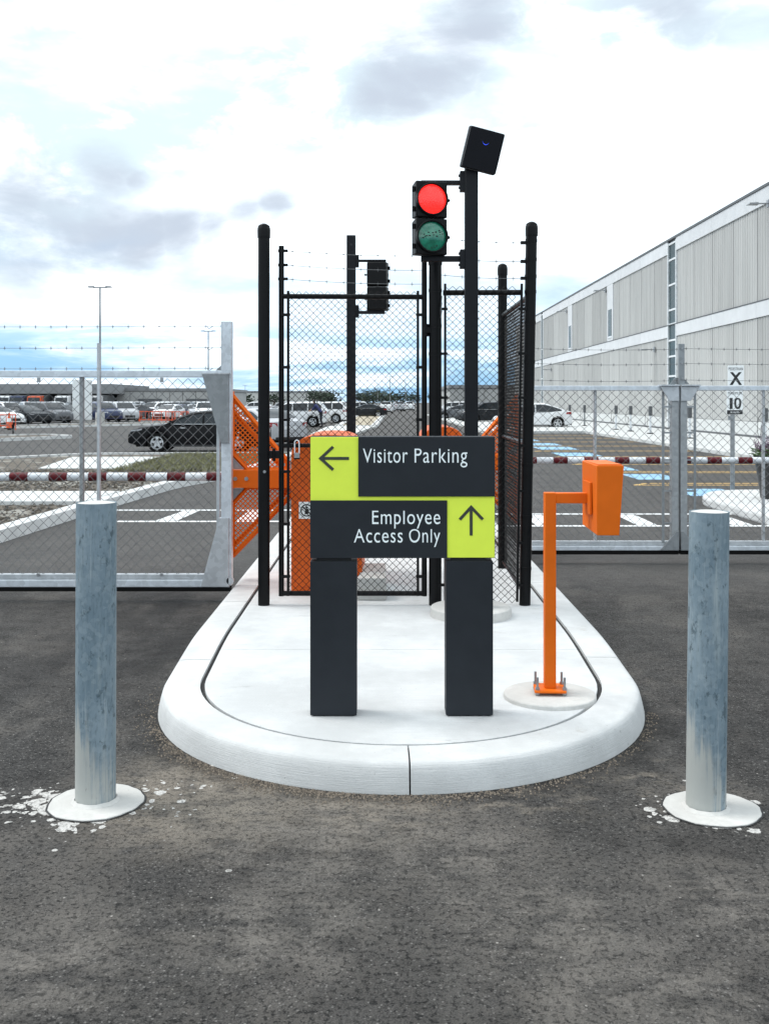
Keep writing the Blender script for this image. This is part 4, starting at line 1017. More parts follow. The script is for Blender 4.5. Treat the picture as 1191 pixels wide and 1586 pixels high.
def barrier(label, xe, s, yb, boom_len, hwc=.285):
    """xe: lane-side end of the guard, s: +1 when the cabinet lies to the right of it, yb: depth of beam and boom"""
    k0 = 8.95
    def X(px): return xe + s * (px - 359) * k0 / FPX
    def Z(py): return ZP(py, k0)
    cxm = xe + s * .86; cab = thing('barrier_operator', label, 'barrier', (cxm, yb - .1, IZ))
    prof = [(cxm - hwc, IZ), (cxm + hwc, IZ), (cxm + hwc, 1.25)] + [(cxm + hwc * math.copysign(abs(math.cos(a)) ** .7, math.cos(a)), 1.25 + .165 * math.sin(a)) for a in [math.pi * i / 14 for i in range(1, 14)]] + [(cxm - hwc, 1.25)]
    MB().prism(prof[::-1], 'y', yb - .68, yb + .55).build('cabinet', M['orange2'], cab, bevel=.006, fix=True, smooth=35)
    door = [(cxm - hwc * .85, IZ + .06), (cxm + hwc * .85, IZ + .06), (cxm + hwc * .85, .95), (cxm - hwc * .85, .95)]
    MB().prism(door[::-1], 'y', yb - .69, yb - .679).build('door', M['orange2'], cab, bevel=.003, fix=True)
    MB().cyl((cxm + hwc * .65, yb - .70, .62), (cxm + hwc * .65, yb - .688, .62), .016, n=14).build('lock', M['steel'], cab)
    a, b = sorted((xe - s * .01, cxm)); MB().box(a, b, yb - .16, yb - .14, Z(754), Z(727)).build('beam', M['orange'], cab)
    MB().box(a, b, yb - .14, yb + .06, Z(729.5), Z(727)).build('beam_flange', M['orange'], cab); MB().box(a, b, yb - .14, yb + .06, Z(754), Z(751.5)).build('beam_flange', M['orange'], cab)
    for px in (368, 385): MB().cyl((X(px), yb - .175, Z(740)), (X(px), yb - .158, Z(740)), .017, n=14).build('bolt', M['steel'], cab)
    up = [(X(361), Z(613)), (X(446), Z(714)), (X(446), Z(727)), (X(384), Z(727)), (X(361), Z(703))]
    lo = [(X(384), Z(754)), (X(464), Z(754)), (X(361), Z(861)), (X(361), Z(780))]
    for poly in (up, lo):
        g = perforated(poly, yb - .06).build('guard_panel', M['orange'], cab); g['kind'] = 'stuff'
        mb = MB()
        for i in range(len(poly)):
            mb.tube([(poly[i][0], yb - .06, poly[i][1]), (poly[(i + 1) % len(poly)][0], yb - .06, poly[(i + 1) % len(poly)][1])], .021, 4)
        mb.build('guard_frame', M['orange'], g)
    # inner parallel braces
    MB().tube([(X(362), yb - .03, Z(637)), (X(436), yb - .03, Z(722))], .019, 4).build('guard_brace', M['orange'], cab)
    MB().tube([(X(362), yb - .03, Z(846)), (X(447), yb - .03, Z(757))], .019, 4).build('guard_brace', M['orange'], cab)
    MB().box(min(X(357), X(361)), max(X(357), X(361)), yb - .10, yb + .06, Z(865), Z(606)).build('end_strap', M['orange'], cab, bevel=.003)
    for py in (618, 852): MB().box(min(X(355), X(359)), max(X(355), X(359)), yb - .11, yb - .05, Z(py + 8), Z(py - 8)).build('end_bracket', M['galv'], cab)
    for pp in ([(X(361), Z(706)), (X(380), Z(726)), (X(361), Z(726))], [(X(361), Z(756)), (X(380), Z(756)), (X(361), Z(776))]):
        MB().prism(pp, 'y', yb - .10, yb - .09).build('corner_plate', M['galvdark'], cab, fix=True)
    # boom
    zb_ = Z(739); x1 = xe + s * .12; bm_ = MB().cyl((x1, yb, zb_), (xe - s * boom_len, yb, zb_), .036, n=24).build('boom', M['boomwhite'], cab, smooth=40)
    x = xe - s * .06
    while abs(x - xe) < boom_len - .2:
        x2 = x - s * .160
        MB().cyl((x, yb, zb_), (x2, yb, zb_), .0372, n=24, caps=False).build('red_band', M['boomred'], bm_, smooth=40)
        x -= s * .342
    return cab, cxm
b1, c1x = barrier('orange barrier operator with striped boom across the left lane', -1.325, 1, 9.0, 4.6)
b2, c2x = barrier('orange barrier operator with striped boom across the right lane', 1.47, -1, 11.5, 4.8, .22)
# warning sticker on the left cabinet
st = thing('warning_sticker', 'square white sticker with crossed black circle on orange cabinet', 'sticker', (XP(472, 8.3), 8.31, ZP(790, 8.3)))
sxc, szc = XP(475, 8.3), ZP(790.5, 8.3)
MB().box(sxc - .062, sxc + .062, 8.303, 8.309, szc - .068, szc + .068).build('backing', M['signwhite'], st)
MB().lathe([(.050, -.0005), (.050, -.0025), (.041, -.0025), (.041, -.0005)], (sxc, 8.3045, szc), 30, 'y').build('ring', M['signink'], st)
mb = MB().box(-.045, .045, 8.3008, 8.3027, -.005, .005); mb.xform(Matrix.Translation((sxc, 0, szc)) @ Matrix.Rotation(R(42), 4, 'Y')); mb.build('slash', M['signink'], st)
mb = MB().cyl((sxc, 8.3024, szc + .022), (sxc, 8.3004, szc + .022), .009, n=10).prism([(sxc - .015, szc - .03), (sxc + .013, szc - .03), (sxc + .017, szc + .012), (sxc - .012, szc + .012)], 'y', 8.3004, 8.3024); mb.build('figure', M['signink'], st)
cb = MB().prism([(XP(553, 8.1), 8.05), (XP(598, 8.05), 8.05), (XP(598, 8.05), 8.8), (XP(562, 8.1), 8.8)], 'z', IZ, .305).build('concrete_block', M['pad'], bevel=.008, fix=True)
tag(cb, 'low concrete block behind the gate, between the sign posts', 'block')

# ================================================================== RIGHT SIDE OBJECTS
RSY = 18.66
rs = thing('road_sign', 'pedestrian crossing and speed limit 10 signs on a steel post', 'sign', (XP(1134.5, RSY), RSY, 0))
X0 = XP(1134.5, RSY)
MB().box(X0 - .035, X0 + .035, RSY, RSY + .05, 0, ZP(566, RSY)).build('post', M['galvdark'], rs, bevel=.004)
def plate(x0, x1, y0, y1, name='sign_plate'):
    p = MB().prism(rounded([(XP(x0, RSY), ZP(y1, RSY)), (XP(x1, RSY), ZP(y1, RSY)), (XP(x1, RSY), ZP(y0, RSY)), (XP(x0, RSY), ZP(y0, RSY))], .02, 3)[::-1], 'y', RSY - .012, RSY - .002).build(name, M['signwhite'], rs, fix=True)
    return p
pa = plate(1126, 1151, 566, 598); pb = plate(1124.5, 1149.5, 604, 642)
def letters(s, x0, x1, base, caph, par, mat, w=.0): return lettering(s, XP(x0, RSY), XP(x1, RSY), ZP(base, RSY), caph, RSY - .0125, mat, par, weight=w)
letters('PEDESTRIAN', 1127.5, 1149.5, 573.5, .05, pa, M['signink']); letters('X', 1129, 1148, 595.5, .215, pa, M['signink'], .03)
letters('MAXIMUM', 1126.5, 1147.5, 611, .045, pb, M['signink']); letters('1', 1129, 1133.6, 633, .19, pb, M['signink'], .02); letters('0', 1136, 1147, 633, .19, pb, M['signink'], .02)
MB().box(XP(1125, RSY), XP(1149, RSY), RSY - .016, RSY - .0125, ZP(641.7, RSY), ZP(635.3, RSY)).build('black_strip', M['signink'], rs)
lettering('km/h', XP(1130.5, RSY), XP(1143.5, RSY), ZP(640, RSY), .038, RSY - .0165, M['signwhite'], rs)
MB().box(X0 - .09, X0 - .01, RSY - .01, RSY + .0, ZP(651, RSY), ZP(644, RSY)).build('tag_plate', M['galvdark'], rs)

# planter with purple flowers
pp = (6.22, 16.4); PB = .14
pt = thing('planter', 'black planter of purple flowers at the right edge of the photo', 'planter', (pp[0], pp[1], PB))
MB().lathe([(.001, 0), (.24, 0), (.25, .02), (.33, .60), (.35, .62), (.35, .68), (.32, .68), (.30, .60), (.001, .58)], (pp[0], pp[1], PB), 28).build('pot', M['pot'], pt, smooth=40)
mb = MB(); lf = MB()
for i in range(520):
    a = random.uniform(0, 6.28); rr = .36 * math.sqrt(random.random()); x, y = pp[0] + rr * math.cos(a), pp[1] + rr * math.sin(a); z = PB + .6 + random.uniform(0, .22) * (1.1 - rr)
    s = len(lf.v); l = random.uniform(.05, .10); lf.add([(0, 0, 0), (l * .5, l * .28, .01), (l, 0, -.01), (l * .5, -l * .28, .01)], [(0, 1, 2, 3)])
    lf.xform(Matrix.Translation((x, y, z)) @ Matrix.Rotation(a + random.uniform(-.8, .8), 4, 'Z') @ Matrix.Rotation(random.uniform(-.9, .4), 4, 'Y'), s)
f_ = lf.build('leaves', M['leaf'], pt); f_['kind'] = 'stuff'
for i in range(60):
    a = random.uniform(0, 6.28); rr = .33 * math.sqrt(random.random()); x, y = pp[0] + rr * math.cos(a), pp[1] + rr * math.sin(a); h = random.uniform(.12, .30); z = PB + .72
    for k in range(16):
        t = k / 15; ww = .03 * (1 - t * .75); aa = k * 2.4
        px_, py_, pz_ = x + math.cos(a) * t * .08, y + math.sin(a) * t * .08, z + h * t
        s = len(mb.v); mb.add([(0, 0, 0), (ww, ww * .5, .012), (ww * 1.2, 0, .03), (ww, -ww * .5, .012)], [(0, 1, 2, 3)])
        mb.xform(Matrix.Translation((px_, py_, pz_)) @ Matrix.Rotation(aa, 4, 'Z'), s)
f_ = mb.build('flower_spikes', M['petal'], pt); f_['kind'] = 'stuff'

# EV chargers along the sidewalk
ch_lab = ['car charger post nearest the planter', 'car charger post left of the paired gate end posts', 'car charger post third along the row from the right', 'car charger post fourth along the row from the right',
          'car charger post fifth along the row from the right', 'grey car charger just right of the white crossover car', 'grey car charger touching the white crossover car']
chg0 = None
for i, y in enumerate((34.8, 43.4, 49.8, 53.8, 57.2, 66.2, 71.5)):
    c = thing('charging_post', ch_lab[i], 'charger', (12.8, y, .13), group='charging posts along the sidewalk')
    if chg0 is None:
        MB().prism([(12.68, y - .2), (12.92, y - .2), (12.92, y + .2), (12.68, y + .2)], 'z', .13, .17).build('base', M['rubber'], c)
        MB().hexa([(12.75, y - .05, .17), (12.85, y - .05, .17), (12.85, y + .05, .17), (12.75, y + .05, .17)], [(12.76, y - .04, 1.0), (12.84, y - .04, 1.0), (12.84, y + .04, 1.0), (12.76, y + .04, 1.0)]).build('pedestal', M['boomwhite'], c, bevel=.01)
        MB().box(12.72, 12.88, y - .10, y + .10, 1.0, 1.46).build('head', M['chargehead'], c, bevel=.03)
        MB().tube([(12.69, y, 1.3), (12.55, y - .05, 1.1), (12.52, y - .06, .7), (12.58, y - .05, .45), (12.66, y, .6), (12.68, y, .9)], .009, 6).build('cable', M['rubber'], c, smooth=60)
        chg0 = c
    else:
        for o in list(chg0.children):
            n = o.copy(); COL.objects.link(n); n.parent = c
            if i >= 5 and o.name.startswith('pedestal'): n.data = o.data.copy(); n.data.materials[0] = M['galvdark']

# ================================================================== CARS
CARSPEC = {
    'sedan': dict(L=4.72, W=1.82, H=1.42, wb=2.72, r=.325, top=[(-2.36, .78), (-2.3, .94), (-2.05, 1.02), (-1.5, 1.03), (-1.0, .99), (1.05, .95), (1.5, .915), (2.0, .85), (2.25, .775), (2.36, .62)], belt=.95,
                  A=(1.15, .93), B=(.10, 1.37), C=(-.85, 1.39), D=(-1.78, 1.01), side=(.82, -1.42), pil=(-.22,)),
    'suv': dict(L=4.60, W=1.86, H=1.68, wb=2.68, r=.355, top=[(-2.30, .90), (-2.26, 1.08), (-1.6, 1.10), (0, 1.07), (1.2, 1.05), (1.7, 1.01), (2.1, .92), (2.24, .80), (2.30, .62)], belt=1.06,
                A=(1.32, 1.03), B=(.45, 1.60), C=(-1.70, 1.66), D=(-2.16, 1.12), side=(1.0, -1.95), pil=(.0, -1.02)),
    'crossover': dict(L=4.75, W=1.92, H=1.60, wb=2.89, r=.36, top=[(-2.37, .86), (-2.30, 1.08), (-1.9, 1.14), (-1.2, 1.08), (0, 1.02), (1.2, .98), (1.8, .90), (2.2, .76), (2.37, .58)], belt=1.02,
                A=(1.5, .96), B=(.30, 1.53), C=(-.75, 1.57), D=(-2.05, 1.13), side=(1.15, -1.75), pil=(-.12,)),
}
def interp(tab, x):
    if x <= tab[0][0]: return tab[0][1]
    for (a, b), (c, d) in zip(tab[:-1], tab[1:]):
        if x <= c: return b + (d - b) * (x - a) / (c - a)
    return tab[-1][1]
def make_car(kind, label):
    s = CARSPEC[kind]; L, Wd, H, r = s['L'], s['W'], s['H'], s['r']; hw_ = Wd / 2; wx = (s['wb'] / 2 - .02, -s['wb'] / 2 - .02)
    t = thing('parked_car', label, 'car')
    ra = r * 1.16
    xs = set([p[0] for p in s['top']] + [-L / 2 + .05, L / 2 - .05])
    for k in range(31): xs.add(-L / 2 + L * k / 30)
    for c in wx:
        for k in range(13): xs.add(c + ra * math.cos(math.pi * k / 12))
    xs = sorted(x for x in xs if -L / 2 <= x <= L / 2); xs = [x for i, x in enumerate(xs) if i == 0 or x - xs[i - 1] > .004]
    def width(x): u = abs(x) / (L / 2); return hw_ * (1 - .17 * u ** 7 - .02 * u ** 2)
    def zbot(x):
        z = .21 + .10 * (abs(x) / (L / 2)) ** 10
        for c in wx:
            if abs(x - c) < ra: z = max(z, r + math.sqrt(ra * ra - (x - c) ** 2))
        return z
    rows = []
    for x in xs:
        w, zt_, zb_ = width(x), interp(s['top'], x), zbot(x); zt_ = max(zt_, zb_ + .08); hgt = zt_ - zb_
        half_ = [(w * .80, zb_), (w * .975, zb_ + .05 * min(1, hgt)), (w, zb_ + hgt * .42), (w * .992, zb_ + hgt * .70), (w * .955, zt_ - hgt * .08), (w * .86, zt_), (w * .4, zt_ + .022)]
        rows.append([(x, -a, b) for a, b in half_] + [(x, a, b) for a, b in half_[::-1]])
    mb = MB(); mb.grid(rows); m = len(rows[0]); mb.add(rows[0], [tuple(range(m))]); mb.add(rows[-1], [tuple(range(m))[::-1]])
    mb.build('body', M['white'], t, smooth=32, fix=True)
    ub = MB().box(-L / 2 + .25, L / 2 - .25, -hw_ * .74, hw_ * .74, .19, .62).build('underbody', M['under'], t)
    # cabin
    A, B, C_, D = s['A'], s['B'], s['C'], s['D']; zb0 = s['belt']; wb_ = hw_ * .925; lean = .17
    def roofz(x):
        if x >= B[0]: f = (A[0] - x) / (A[0] - B[0]); return A[1] + (B[1] - A[1]) * (f + .06 * math.sin(math.pi * f))
        if x <= C_[0]: f = (x - D[0]) / (C_[0] - D[0]); return D[1] + (C_[1] - D[1]) * (f + .07 * math.sin(math.pi * f))
        f = (x - C_[0]) / (B[0] - C_[0]); return C_[1] + (B[1] - C_[1]) * f + (H - max(B[1], C_[1])) * math.sin(math.pi * f)
    def sidey(z): return wb_ - lean * max(0, (z - zb0)) / (H - zb0) if z > zb0 else wb_
    cx = [D[0] + (A[0] - D[0]) * k / 28 for k in range(29)]; rows = []
    for x in cx:
        z = roofz(x); yy = sidey(z); e = max(.0, (z - zb0)) * .10
        half_ = [(sidey(zb0) * .99, zb0 - .10), (sidey(zb0 + (z - zb0) * .5), zb0 + (z - zb0) * .5 if z > zb0 else z - .04), (yy, z - e * .8 - .004), (yy - .07, z - e * .12), (yy * .5, z + .018 * min(1, e * 20)), (0, z + .025 * min(1, e * 20))]
        rows.append([(x, -a, b) for a, b in half_] + [(x, a, b) for a, b in half_[:-1][::-1]])
    mb = MB(); mb.grid(rows); mb.build('cabin', M['white'], t, smooth=34, fix=True)
    def across(x0, x1, name):
        rows = []
        for k in range(6):
            x = x0 + (x1 - x0) * k / 5; z = roofz(x); yy = sidey(z) - .10
            e = max(.0, (z - zb0)) * .10
            rows.append([(x, yy * q_, z + .016 + (.025 * min(1, e * 20)) * (1 - q_ * q_)) for q_ in (-1, -.6, -.2, .2, .6, 1)])
        MB().grid(rows).build(name, M['glass'], t, smooth=60, fix=True)
    across(A[0] - .10, B[0] + .06, 'windshield'); across(C_[0] - .05, D[0] + .12, 'rear_window')
    xs_ = [s['side'][0]] + list(s['pil']) + [s['side'][1]]
    for sd_ in (-1, 1):
        for a, b in zip(xs_[:-1], xs_[1:]):
            a2, b2 = a - .035, b + .035; lo_, hi_ = [], []
            for k in range(7):
                x = a2 + (b2 - a2) * k / 6; zl = zb0 + .03; zh = max(zl + .01, roofz(x) - .085)
                lo_.append((x, sd_ * (sidey(zl) + .007), zl)); hi_.append((x, sd_ * (sidey(zh) + .007), zh))
            MB().grid([lo_, hi_]).build('side_window', M['glass'], t)
        MB().hexa([(.95, sd_ * (wb_ - .02), zb0 + .02), (.82, sd_ * (wb_ - .02), zb0 + .02), (.82, sd_ * (wb_ + .2), zb0 + .03), (.92, sd_ * (wb_ + .18), zb0 + .03)],
                  [(.93, sd_ * (wb_ - .02), zb0 + .10), (.83, sd_ * (wb_ - .02), zb0 + .10), (.83, sd_ * (wb_ + .2), zb0 + .16), (.90, sd_ * (wb_ + .18), zb0 + .15)]).build('mirror', M['white'], t, bevel=.02, fix=True)
        MB().box(s['side'][1] - .05, s['side'][0] + .05, sd_ * (wb_ + .004) - .010, sd_ * (wb_ + .004) + .010, zb0 + .005, zb0 + .028).build('belt_trim', M['rim'], t)
        # lamps
        xf = L / 2; zt_ = interp(s['top'], xf - .2)
        MB().hexa([(xf - .50, sd_ * (width(xf - .5) + .004), zt_ - .03), (xf - .1, sd_ * (width(xf - .1) - .03), zt_ - .13), (xf - .03, sd_ * hw_ * .58, zt_ - .19), (xf - .2, sd_ * hw_ * .6, zt_ - .06)],
                  [(xf - .5, sd_ * (width(xf - .5) + .006), zt_ + .005), (xf - .12, sd_ * (width(xf - .1) - .02), zt_ - .05), (xf - .05, sd_ * hw_ * .58, zt_ - .10), (xf - .2, sd_ * hw_ * .6, zt_ + .015)]).build('headlight', M['headlamp'], t, fix=True)
        zr = interp(s['top'], -xf + .1) - .04
        MB().hexa([(-xf + .4, sd_ * (width(-xf + .4) + .005), zr - .13), (-xf + .06, sd_ * (width(-xf + .06) - .005), zr - .15), (-xf - .008, sd_ * hw_ * .6, zr - .15), (-xf + .1, sd_ * hw_ * .6, zr - .14)],
                  [(-xf + .35, sd_ * (width(-xf + .4) + .005), zr), (-xf + .07, sd_ * (width(-xf + .06) - .004), zr + .015), (-xf + .0, sd_ * hw_ * .6, zr - .02), (-xf + .1, sd_ * hw_ * .6, zr)]).build('taillight', M['taillamp'], t, fix=True)
        MB().box(.38, .54, sd_ * (hw_ - .012) - .012, sd_ * (hw_ - .012) + .018, zb0 - .13, zb0 - .10).build('door_handle', M['rim'], t, bevel=.005)
        MB().box(-wx[0] + ra + .05, wx[0] - ra - .05, sd_ * hw_ * .97 - .02, sd_ * hw_ * .97 + .02, .20, .27).build('sill', M['grille'], t)
        for c in wx:
            yo = sd_ * (hw_ - .015); yi = sd_ * (hw_ - .23)
            o_ = MB(); pr = [(r * .60, -.10), (r * .93, -.105), (r, -.07), (r, .07), (r * .93, .105), (r * .60, .10)]
            o_.lathe(pr, (c, (yo + yi) / 2, r), 28, 'y'); wl_ = o_.build('wheel', M['tyre'], t, smooth=40)
            MB().lathe([(r * .62, 0), (r * .62, -.02), (.0001, -.02)], (c, yo - sd_ * .055, r), 24, 'y').build('wheel_well_disc', M['under'], wl_)
            q_ = MB(); q_.lathe([(r * .68, .0), (r * .68, .02), (r * .58, .02), (r * .58, .0)], (c, yo - sd_ * .005 - .01, r), 26, 'y')
            for k in range(5):
                a = 2 * math.pi * k / 5 + .3; ca, sa = math.cos(a), math.sin(a); n_ = Vector((-sa, ca))
                pts_ = [Vector((ca, sa)) * r * .05 - n_ * .055, Vector((ca, sa)) * r * .62 - n_ * .034, Vector((ca, sa)) * r * .62 + n_ * .034, Vector((ca, sa)) * r * .05 + n_ * .055]
                q_.prism([(c + p.x, r + p.y) for p in pts_], 'y', yo - sd_ * .025, yo - sd_ * .005 + k * .0004)
            q_.build('rim', M['rim'], wl_, fix=True)
    MB().box(L / 2 - .03, L / 2 + .004, -hw_ * .45, hw_ * .45, .36, .56).build('grille', M['grille'], t, bevel=.01)
    MB().box(-L / 2 - .010, -L / 2 + .03, -.26, .26, .62 if kind != 'sedan' else .66, .74 if kind != 'sedan' else .78).build('number_plate', M['plate'], t)
    MB().box(-L / 2 - .004, -L / 2 + .10, -hw_ * .7, hw_ * .7, .26, .40).build('rear_bumper', M['grille'], t, bevel=.02)
    return t
PAINT = {}
def paint(col):
    if col not in PAINT: PAINT[col] = pbr('car_paint_%d' % len(PAINT), col, .28, .0, var=.04, scale=3, coat=.0 if max(col) < .03 else .3, spec=.12 if max(col) < .03 else .3)
    return PAINT[col]
def copy_tree(o, parent=None):
    c = o.copy(); COL.objects.link(c); c.parent = parent
    for ch in list(o.children): copy_tree(ch, c)
    return c
PROTO = {}
BLACK, WHITE, SILVER, GREY, NAVY, RED, DARK = (.006, .006, .007), (.72, .73, .74), (.42, .43, .45), (.09, .095, .105), (.018, .03, .085), (.30, .012, .012), (.02, .022, .026)
def place_car(kind, px, py, yaw, col, label, group=None, sc=1.0, name='parked_car'):
    if kind not in PROTO: t = make_car(kind, label); PROTO[kind] = t
    else: t = copy_tree(PROTO[kind])
    x, y = gnd(px, py); t.location = (x, y, 0); t.rotation_euler = (0, 0, R(yaw)); t.scale = (sc,) * 3; t['label'] = label
    if group: t['group'] = group
    elif 'group' in t: del t['group']
    for o in t.children:
        if o.name.split('.')[0] in ('body', 'cabin', 'mirror'):
            o.material_slots[0].link = 'OBJECT'; o.material_slots[0].material = paint(col)
    return t
G1, G2, G3 = 'cars parked at far left', 'cars parked in front of the grey depot', 'cars seen through the enclosure'
place_car('sedan', 312, 699, 180, BLACK, 'black sedan driving left beyond the mulch bed', sc=.97)
place_car('sedan', 398, 690, 128, SILVER, 'silver sedan with red tail lamps behind the perforated orange guard')
place_car('suv', 456, 661, 176, WHITE, 'white SUV with dark wheel seen through the gate mesh', G3)
place_car('suv', 500, 655, 165, WHITE, 'farther white SUV right of the person in navy', G3)
place_car('crossover', 823, 664, 180, WHITE, 'white crossover car parked by the charging posts')
place_car('suv', 752, 655, 200, DARK, 'dark SUV between the signal pole and the enclosure corner', G3)
row1 = [('sedan', -8, 660, -35, WHITE, 'white car cut by the left photo edge'), ('sedan', 40, 657, -38, DARK, 'black sedan next to the orange cone at far left'),
        ('suv', 76, 656, -42, GREY, 'dark grey SUV left of the white pylon'), ('sedan', 103, 654.5, -50, DARK, 'dark sedan tucked against the white pylon'),
        ('suv', 157, 654, -48, NAVY, 'navy SUV right of the white pylon'), ('suv', 178, 650, -48, WHITE, 'white SUV behind the navy SUV')]
for a in row1: place_car(*a[:5], a[5], G1)
row2 = [('sedan', 205, 649, -120, GREY, 'grey sedan left of the orange barriers'), ('suv', 241, 648, -115, WHITE, 'white SUV behind the orange barriers'), ('sedan', 274, 648.5, -100, NAVY, 'navy sedan right of the orange barriers'),
        ('sedan', 302, 648, -75, SILVER, 'silver sedan right of the navy sedan'), ('suv', 330, 648, -110, DARK, 'dark SUV beside the gate end plate')]
for a in row2: place_car(*a[:5], a[5], G2)
row3 = [('suv', 88, 645, -60, WHITE, 'white SUV in the row behind the grey SUV'), ('suv', 46, 645, -60, SILVER, 'silver SUV behind the black sedan at far left'), ('suv', 196, 643, -90, WHITE, 'white SUV far behind the grey sedan'),
        ('suv', 212, 641, -90, SILVER, 'silver SUV in front of the depot wall'), ('sedan', 232, 641, -90, RED, 'red car in front of the depot wall'), ('suv', 258, 641, -90, WHITE, 'white SUV in front of the depot wall'),
        ('suv', 22, 642, -70, NAVY, 'navy SUV under the loading canopy'), ('suv', 60, 641, -70, RED, 'red SUV under the loading canopy'), ('suv', 160, 641, -70, SILVER, 'silver SUV at the canopy end')]
for a in row3: place_car(*a[:5], a[5], G2)
row3 += [('sedan', 132, 647, -60, SILVER, 'silver sedan half hidden by the white pylon'), ('sedan', 228, 645.5, -100, DARK, 'dark sedan behind the middle orange barrier'), ('suv', 288, 643, -90, GREY, 'grey SUV far behind the navy sedan'),
         ('sedan', 316, 644, -90, WHITE, 'white sedan far behind the silver sedan'), ('suv', 275, 641, -90, SILVER, 'silver SUV against the depot wall above the orange barriers'), ('suv', 300, 640.5, -90, WHITE, 'white SUV against the right end of the depot wall'),
         ('suv', 8, 648, -50, DARK, 'dark SUV in the second row at the left edge'), ('sedan', 66, 647, -55, DARK, 'dark sedan between the grey and silver SUVs'), ('suv', 118, 644, -60, DARK, 'dark SUV behind the pylon foot'),
         ('suv', 180, 641, -80, NAVY, 'navy SUV at the corner of the depot'), ('suv', 243, 640, -90, DARK, 'dark SUV in front of a depot dock door')]
for a in row3[9:]: place_car(*a[:5], a[5], G2)
row5 = [('suv', 12, 652, -45, WHITE, 'white SUV behind the white car at the left edge'), ('suv', 190, 653, -60, SILVER, 'silver SUV just left of the orange barriers'), ('sedan', 262, 650, -100, WHITE, 'white sedan right behind the orange barriers'), ('suv', 318, 651, -80, WHITE, 'white SUV nearest the gate end plate')]
for a in row5: place_car(*a[:5], a[5], G2)
row4 = [('suv', 395, 641, 180, WHITE, 'white SUV in the distance beyond the orange guard'), ('suv', 438, 640, 180, SILVER, 'silver SUV far behind the gate'), ('sedan', 566, 646, 180, DARK, 'dark sedan far off right of the enclosure pole'),
        ('suv', 598, 640, 90, WHITE, 'white SUV parked at the end of the grass median'), ('suv', 616, 637, 100, SILVER, 'silver SUV driving away down the centre lane'), ('suv', 634, 636, 90, WHITE, 'white SUV far down the centre lane'),
        ('suv', 700, 642, 170, WHITE, 'white SUV in front of the small square grey building'), ('sedan', 712, 650, 170, GREY, 'grey sedan left of the signal pole'), ('suv', 545, 642, 180, WHITE, 'white SUV far off behind the enclosure pole')]
for a in row4: place_car(*a[:5], a[5], G3)

# ================================================================== SMALL FAR THINGS
def light_pole(px, Y, label, zt, two=True):
    x = XP(px, Y); t = thing('light_pole', label, 'lamp post', (x, Y, 0), group='car park light poles')
    MB().cyl((x, Y, 0), (x, Y, .95), .32, .30, n=20).build('concrete_base', M['pad'], t, smooth=40)
    MB().cyl((x, Y, .95), (x, Y, zt), .085, .06, n=12).build('mast', M['galvdark'], t, smooth=40)
    MB().box(x - .45, x + .45, Y - .04, Y + .04, zt - .05, zt + .03).build('cross_arm', M['galvdark'], t)
    for s_ in (-1, 1): MB().prism([(x + s_ * .4, zt - .02), (x + s_ * .8, zt - .01), (x + s_ * .78, zt + .06), (x + s_ * .4, zt + .08)], 'y', Y - .17, Y + .17).build('lamp_head', M['galvdark'], t, fix=True)
light_pole(155.5, 70, 'tall twin head light pole on concrete base behind the left gate', ZP(445, 70))
light_pole(323, 112, 'farther twin head light pole left of the gate end post', ZP(513, 112))
light_pole(1300, 40, 'twin head light pole beyond the right edge', 9.4)
light_pole(604, 210, 'distant light pole above the grass median', 6.8); light_pole(628, 260, 'distant light pole beside the centre lane', 7.0)
light_pole(380, 300, 'distant light pole on the skyline by the orange guard', 6.4); light_pole(585, 320, 'thin distant pole left of the grass median', 8.2)
py_ = thing('white_pylon', 'plain white rectangular pylon among the parked cars', 'pylon', (XP(126.5, 80), 80, .08))
MB().box(XP(112.5, 80), XP(140.5, 80), 80, 80.5, .25, ZP(588, 80)).build('panel', M['signwhite'], py_, bevel=.03)
MB().box(XP(114, 80), XP(139, 80), 80.05, 80.45, .08, .26).build('plinth', M['pad'], py_)
def cone(px, py, label, sc=1):
    x, y = gnd(px, py); t = thing('traffic_cone', label, 'cone', (x, y, 0), group='orange traffic cones')
    MB().box(x - .2 * sc, x + .2 * sc, y - .2 * sc, y + .2 * sc, 0, .05).build('base', M['rubber'], t)
    MB().lathe([(.15 * sc, .05), (.04 * sc, .78 * sc), (.001, .79 * sc)], (x, y, 0), 16).build('body', M['cone'], t, smooth=50)
    MB().lathe([(.112 * sc, .34 * sc), (.085 * sc, .52 * sc)], (x, y, 0), 16).build('sleeve', M['signwhite'], t, smooth=50)
cone(15, 664, 'orange traffic cone beside the white car at far left', 1.25); cone(106, 656, 'orange traffic cone at the foot of the white pylon'); cone(214, 653, 'orange traffic cone left of the orange barriers'); cone(281, 652, 'orange traffic cone right of the orange barriers')
def mesh_barrier(px, py, label, w=1.7):
    x, y = gnd(px, py); t = thing('orange_barrier', label, 'barrier', (x, y, 0), group='orange site barriers')
    for s_ in (-1, 1):
        MB().cyl((x + s_ * w / 2, y, 0), (x + s_ * w / 2, y, .95), .03, n=8).build('post', M['barrier_orange'], t)
    for z in (.25, .9): MB().box(x - w / 2, x + w / 2, y - .02, y + .02, z - .035, z + .035).build('rail', M['barrier_orange'], t)
    for k in range(6): MB().box(x - w / 2 + w * (k + .5) / 6 - .014, x - w / 2 + w * (k + .5) / 6 + .014, y - .015, y + .015, .25, .9).build('slat', M['barrier_orange'], t)
    for s_ in (-1, 1): MB().box(x + s_ * w * .35 - .05, x + s_ * w * .35 + .05, y - .3, y + .3, 0, .06).build('foot', M['rubber'], t)
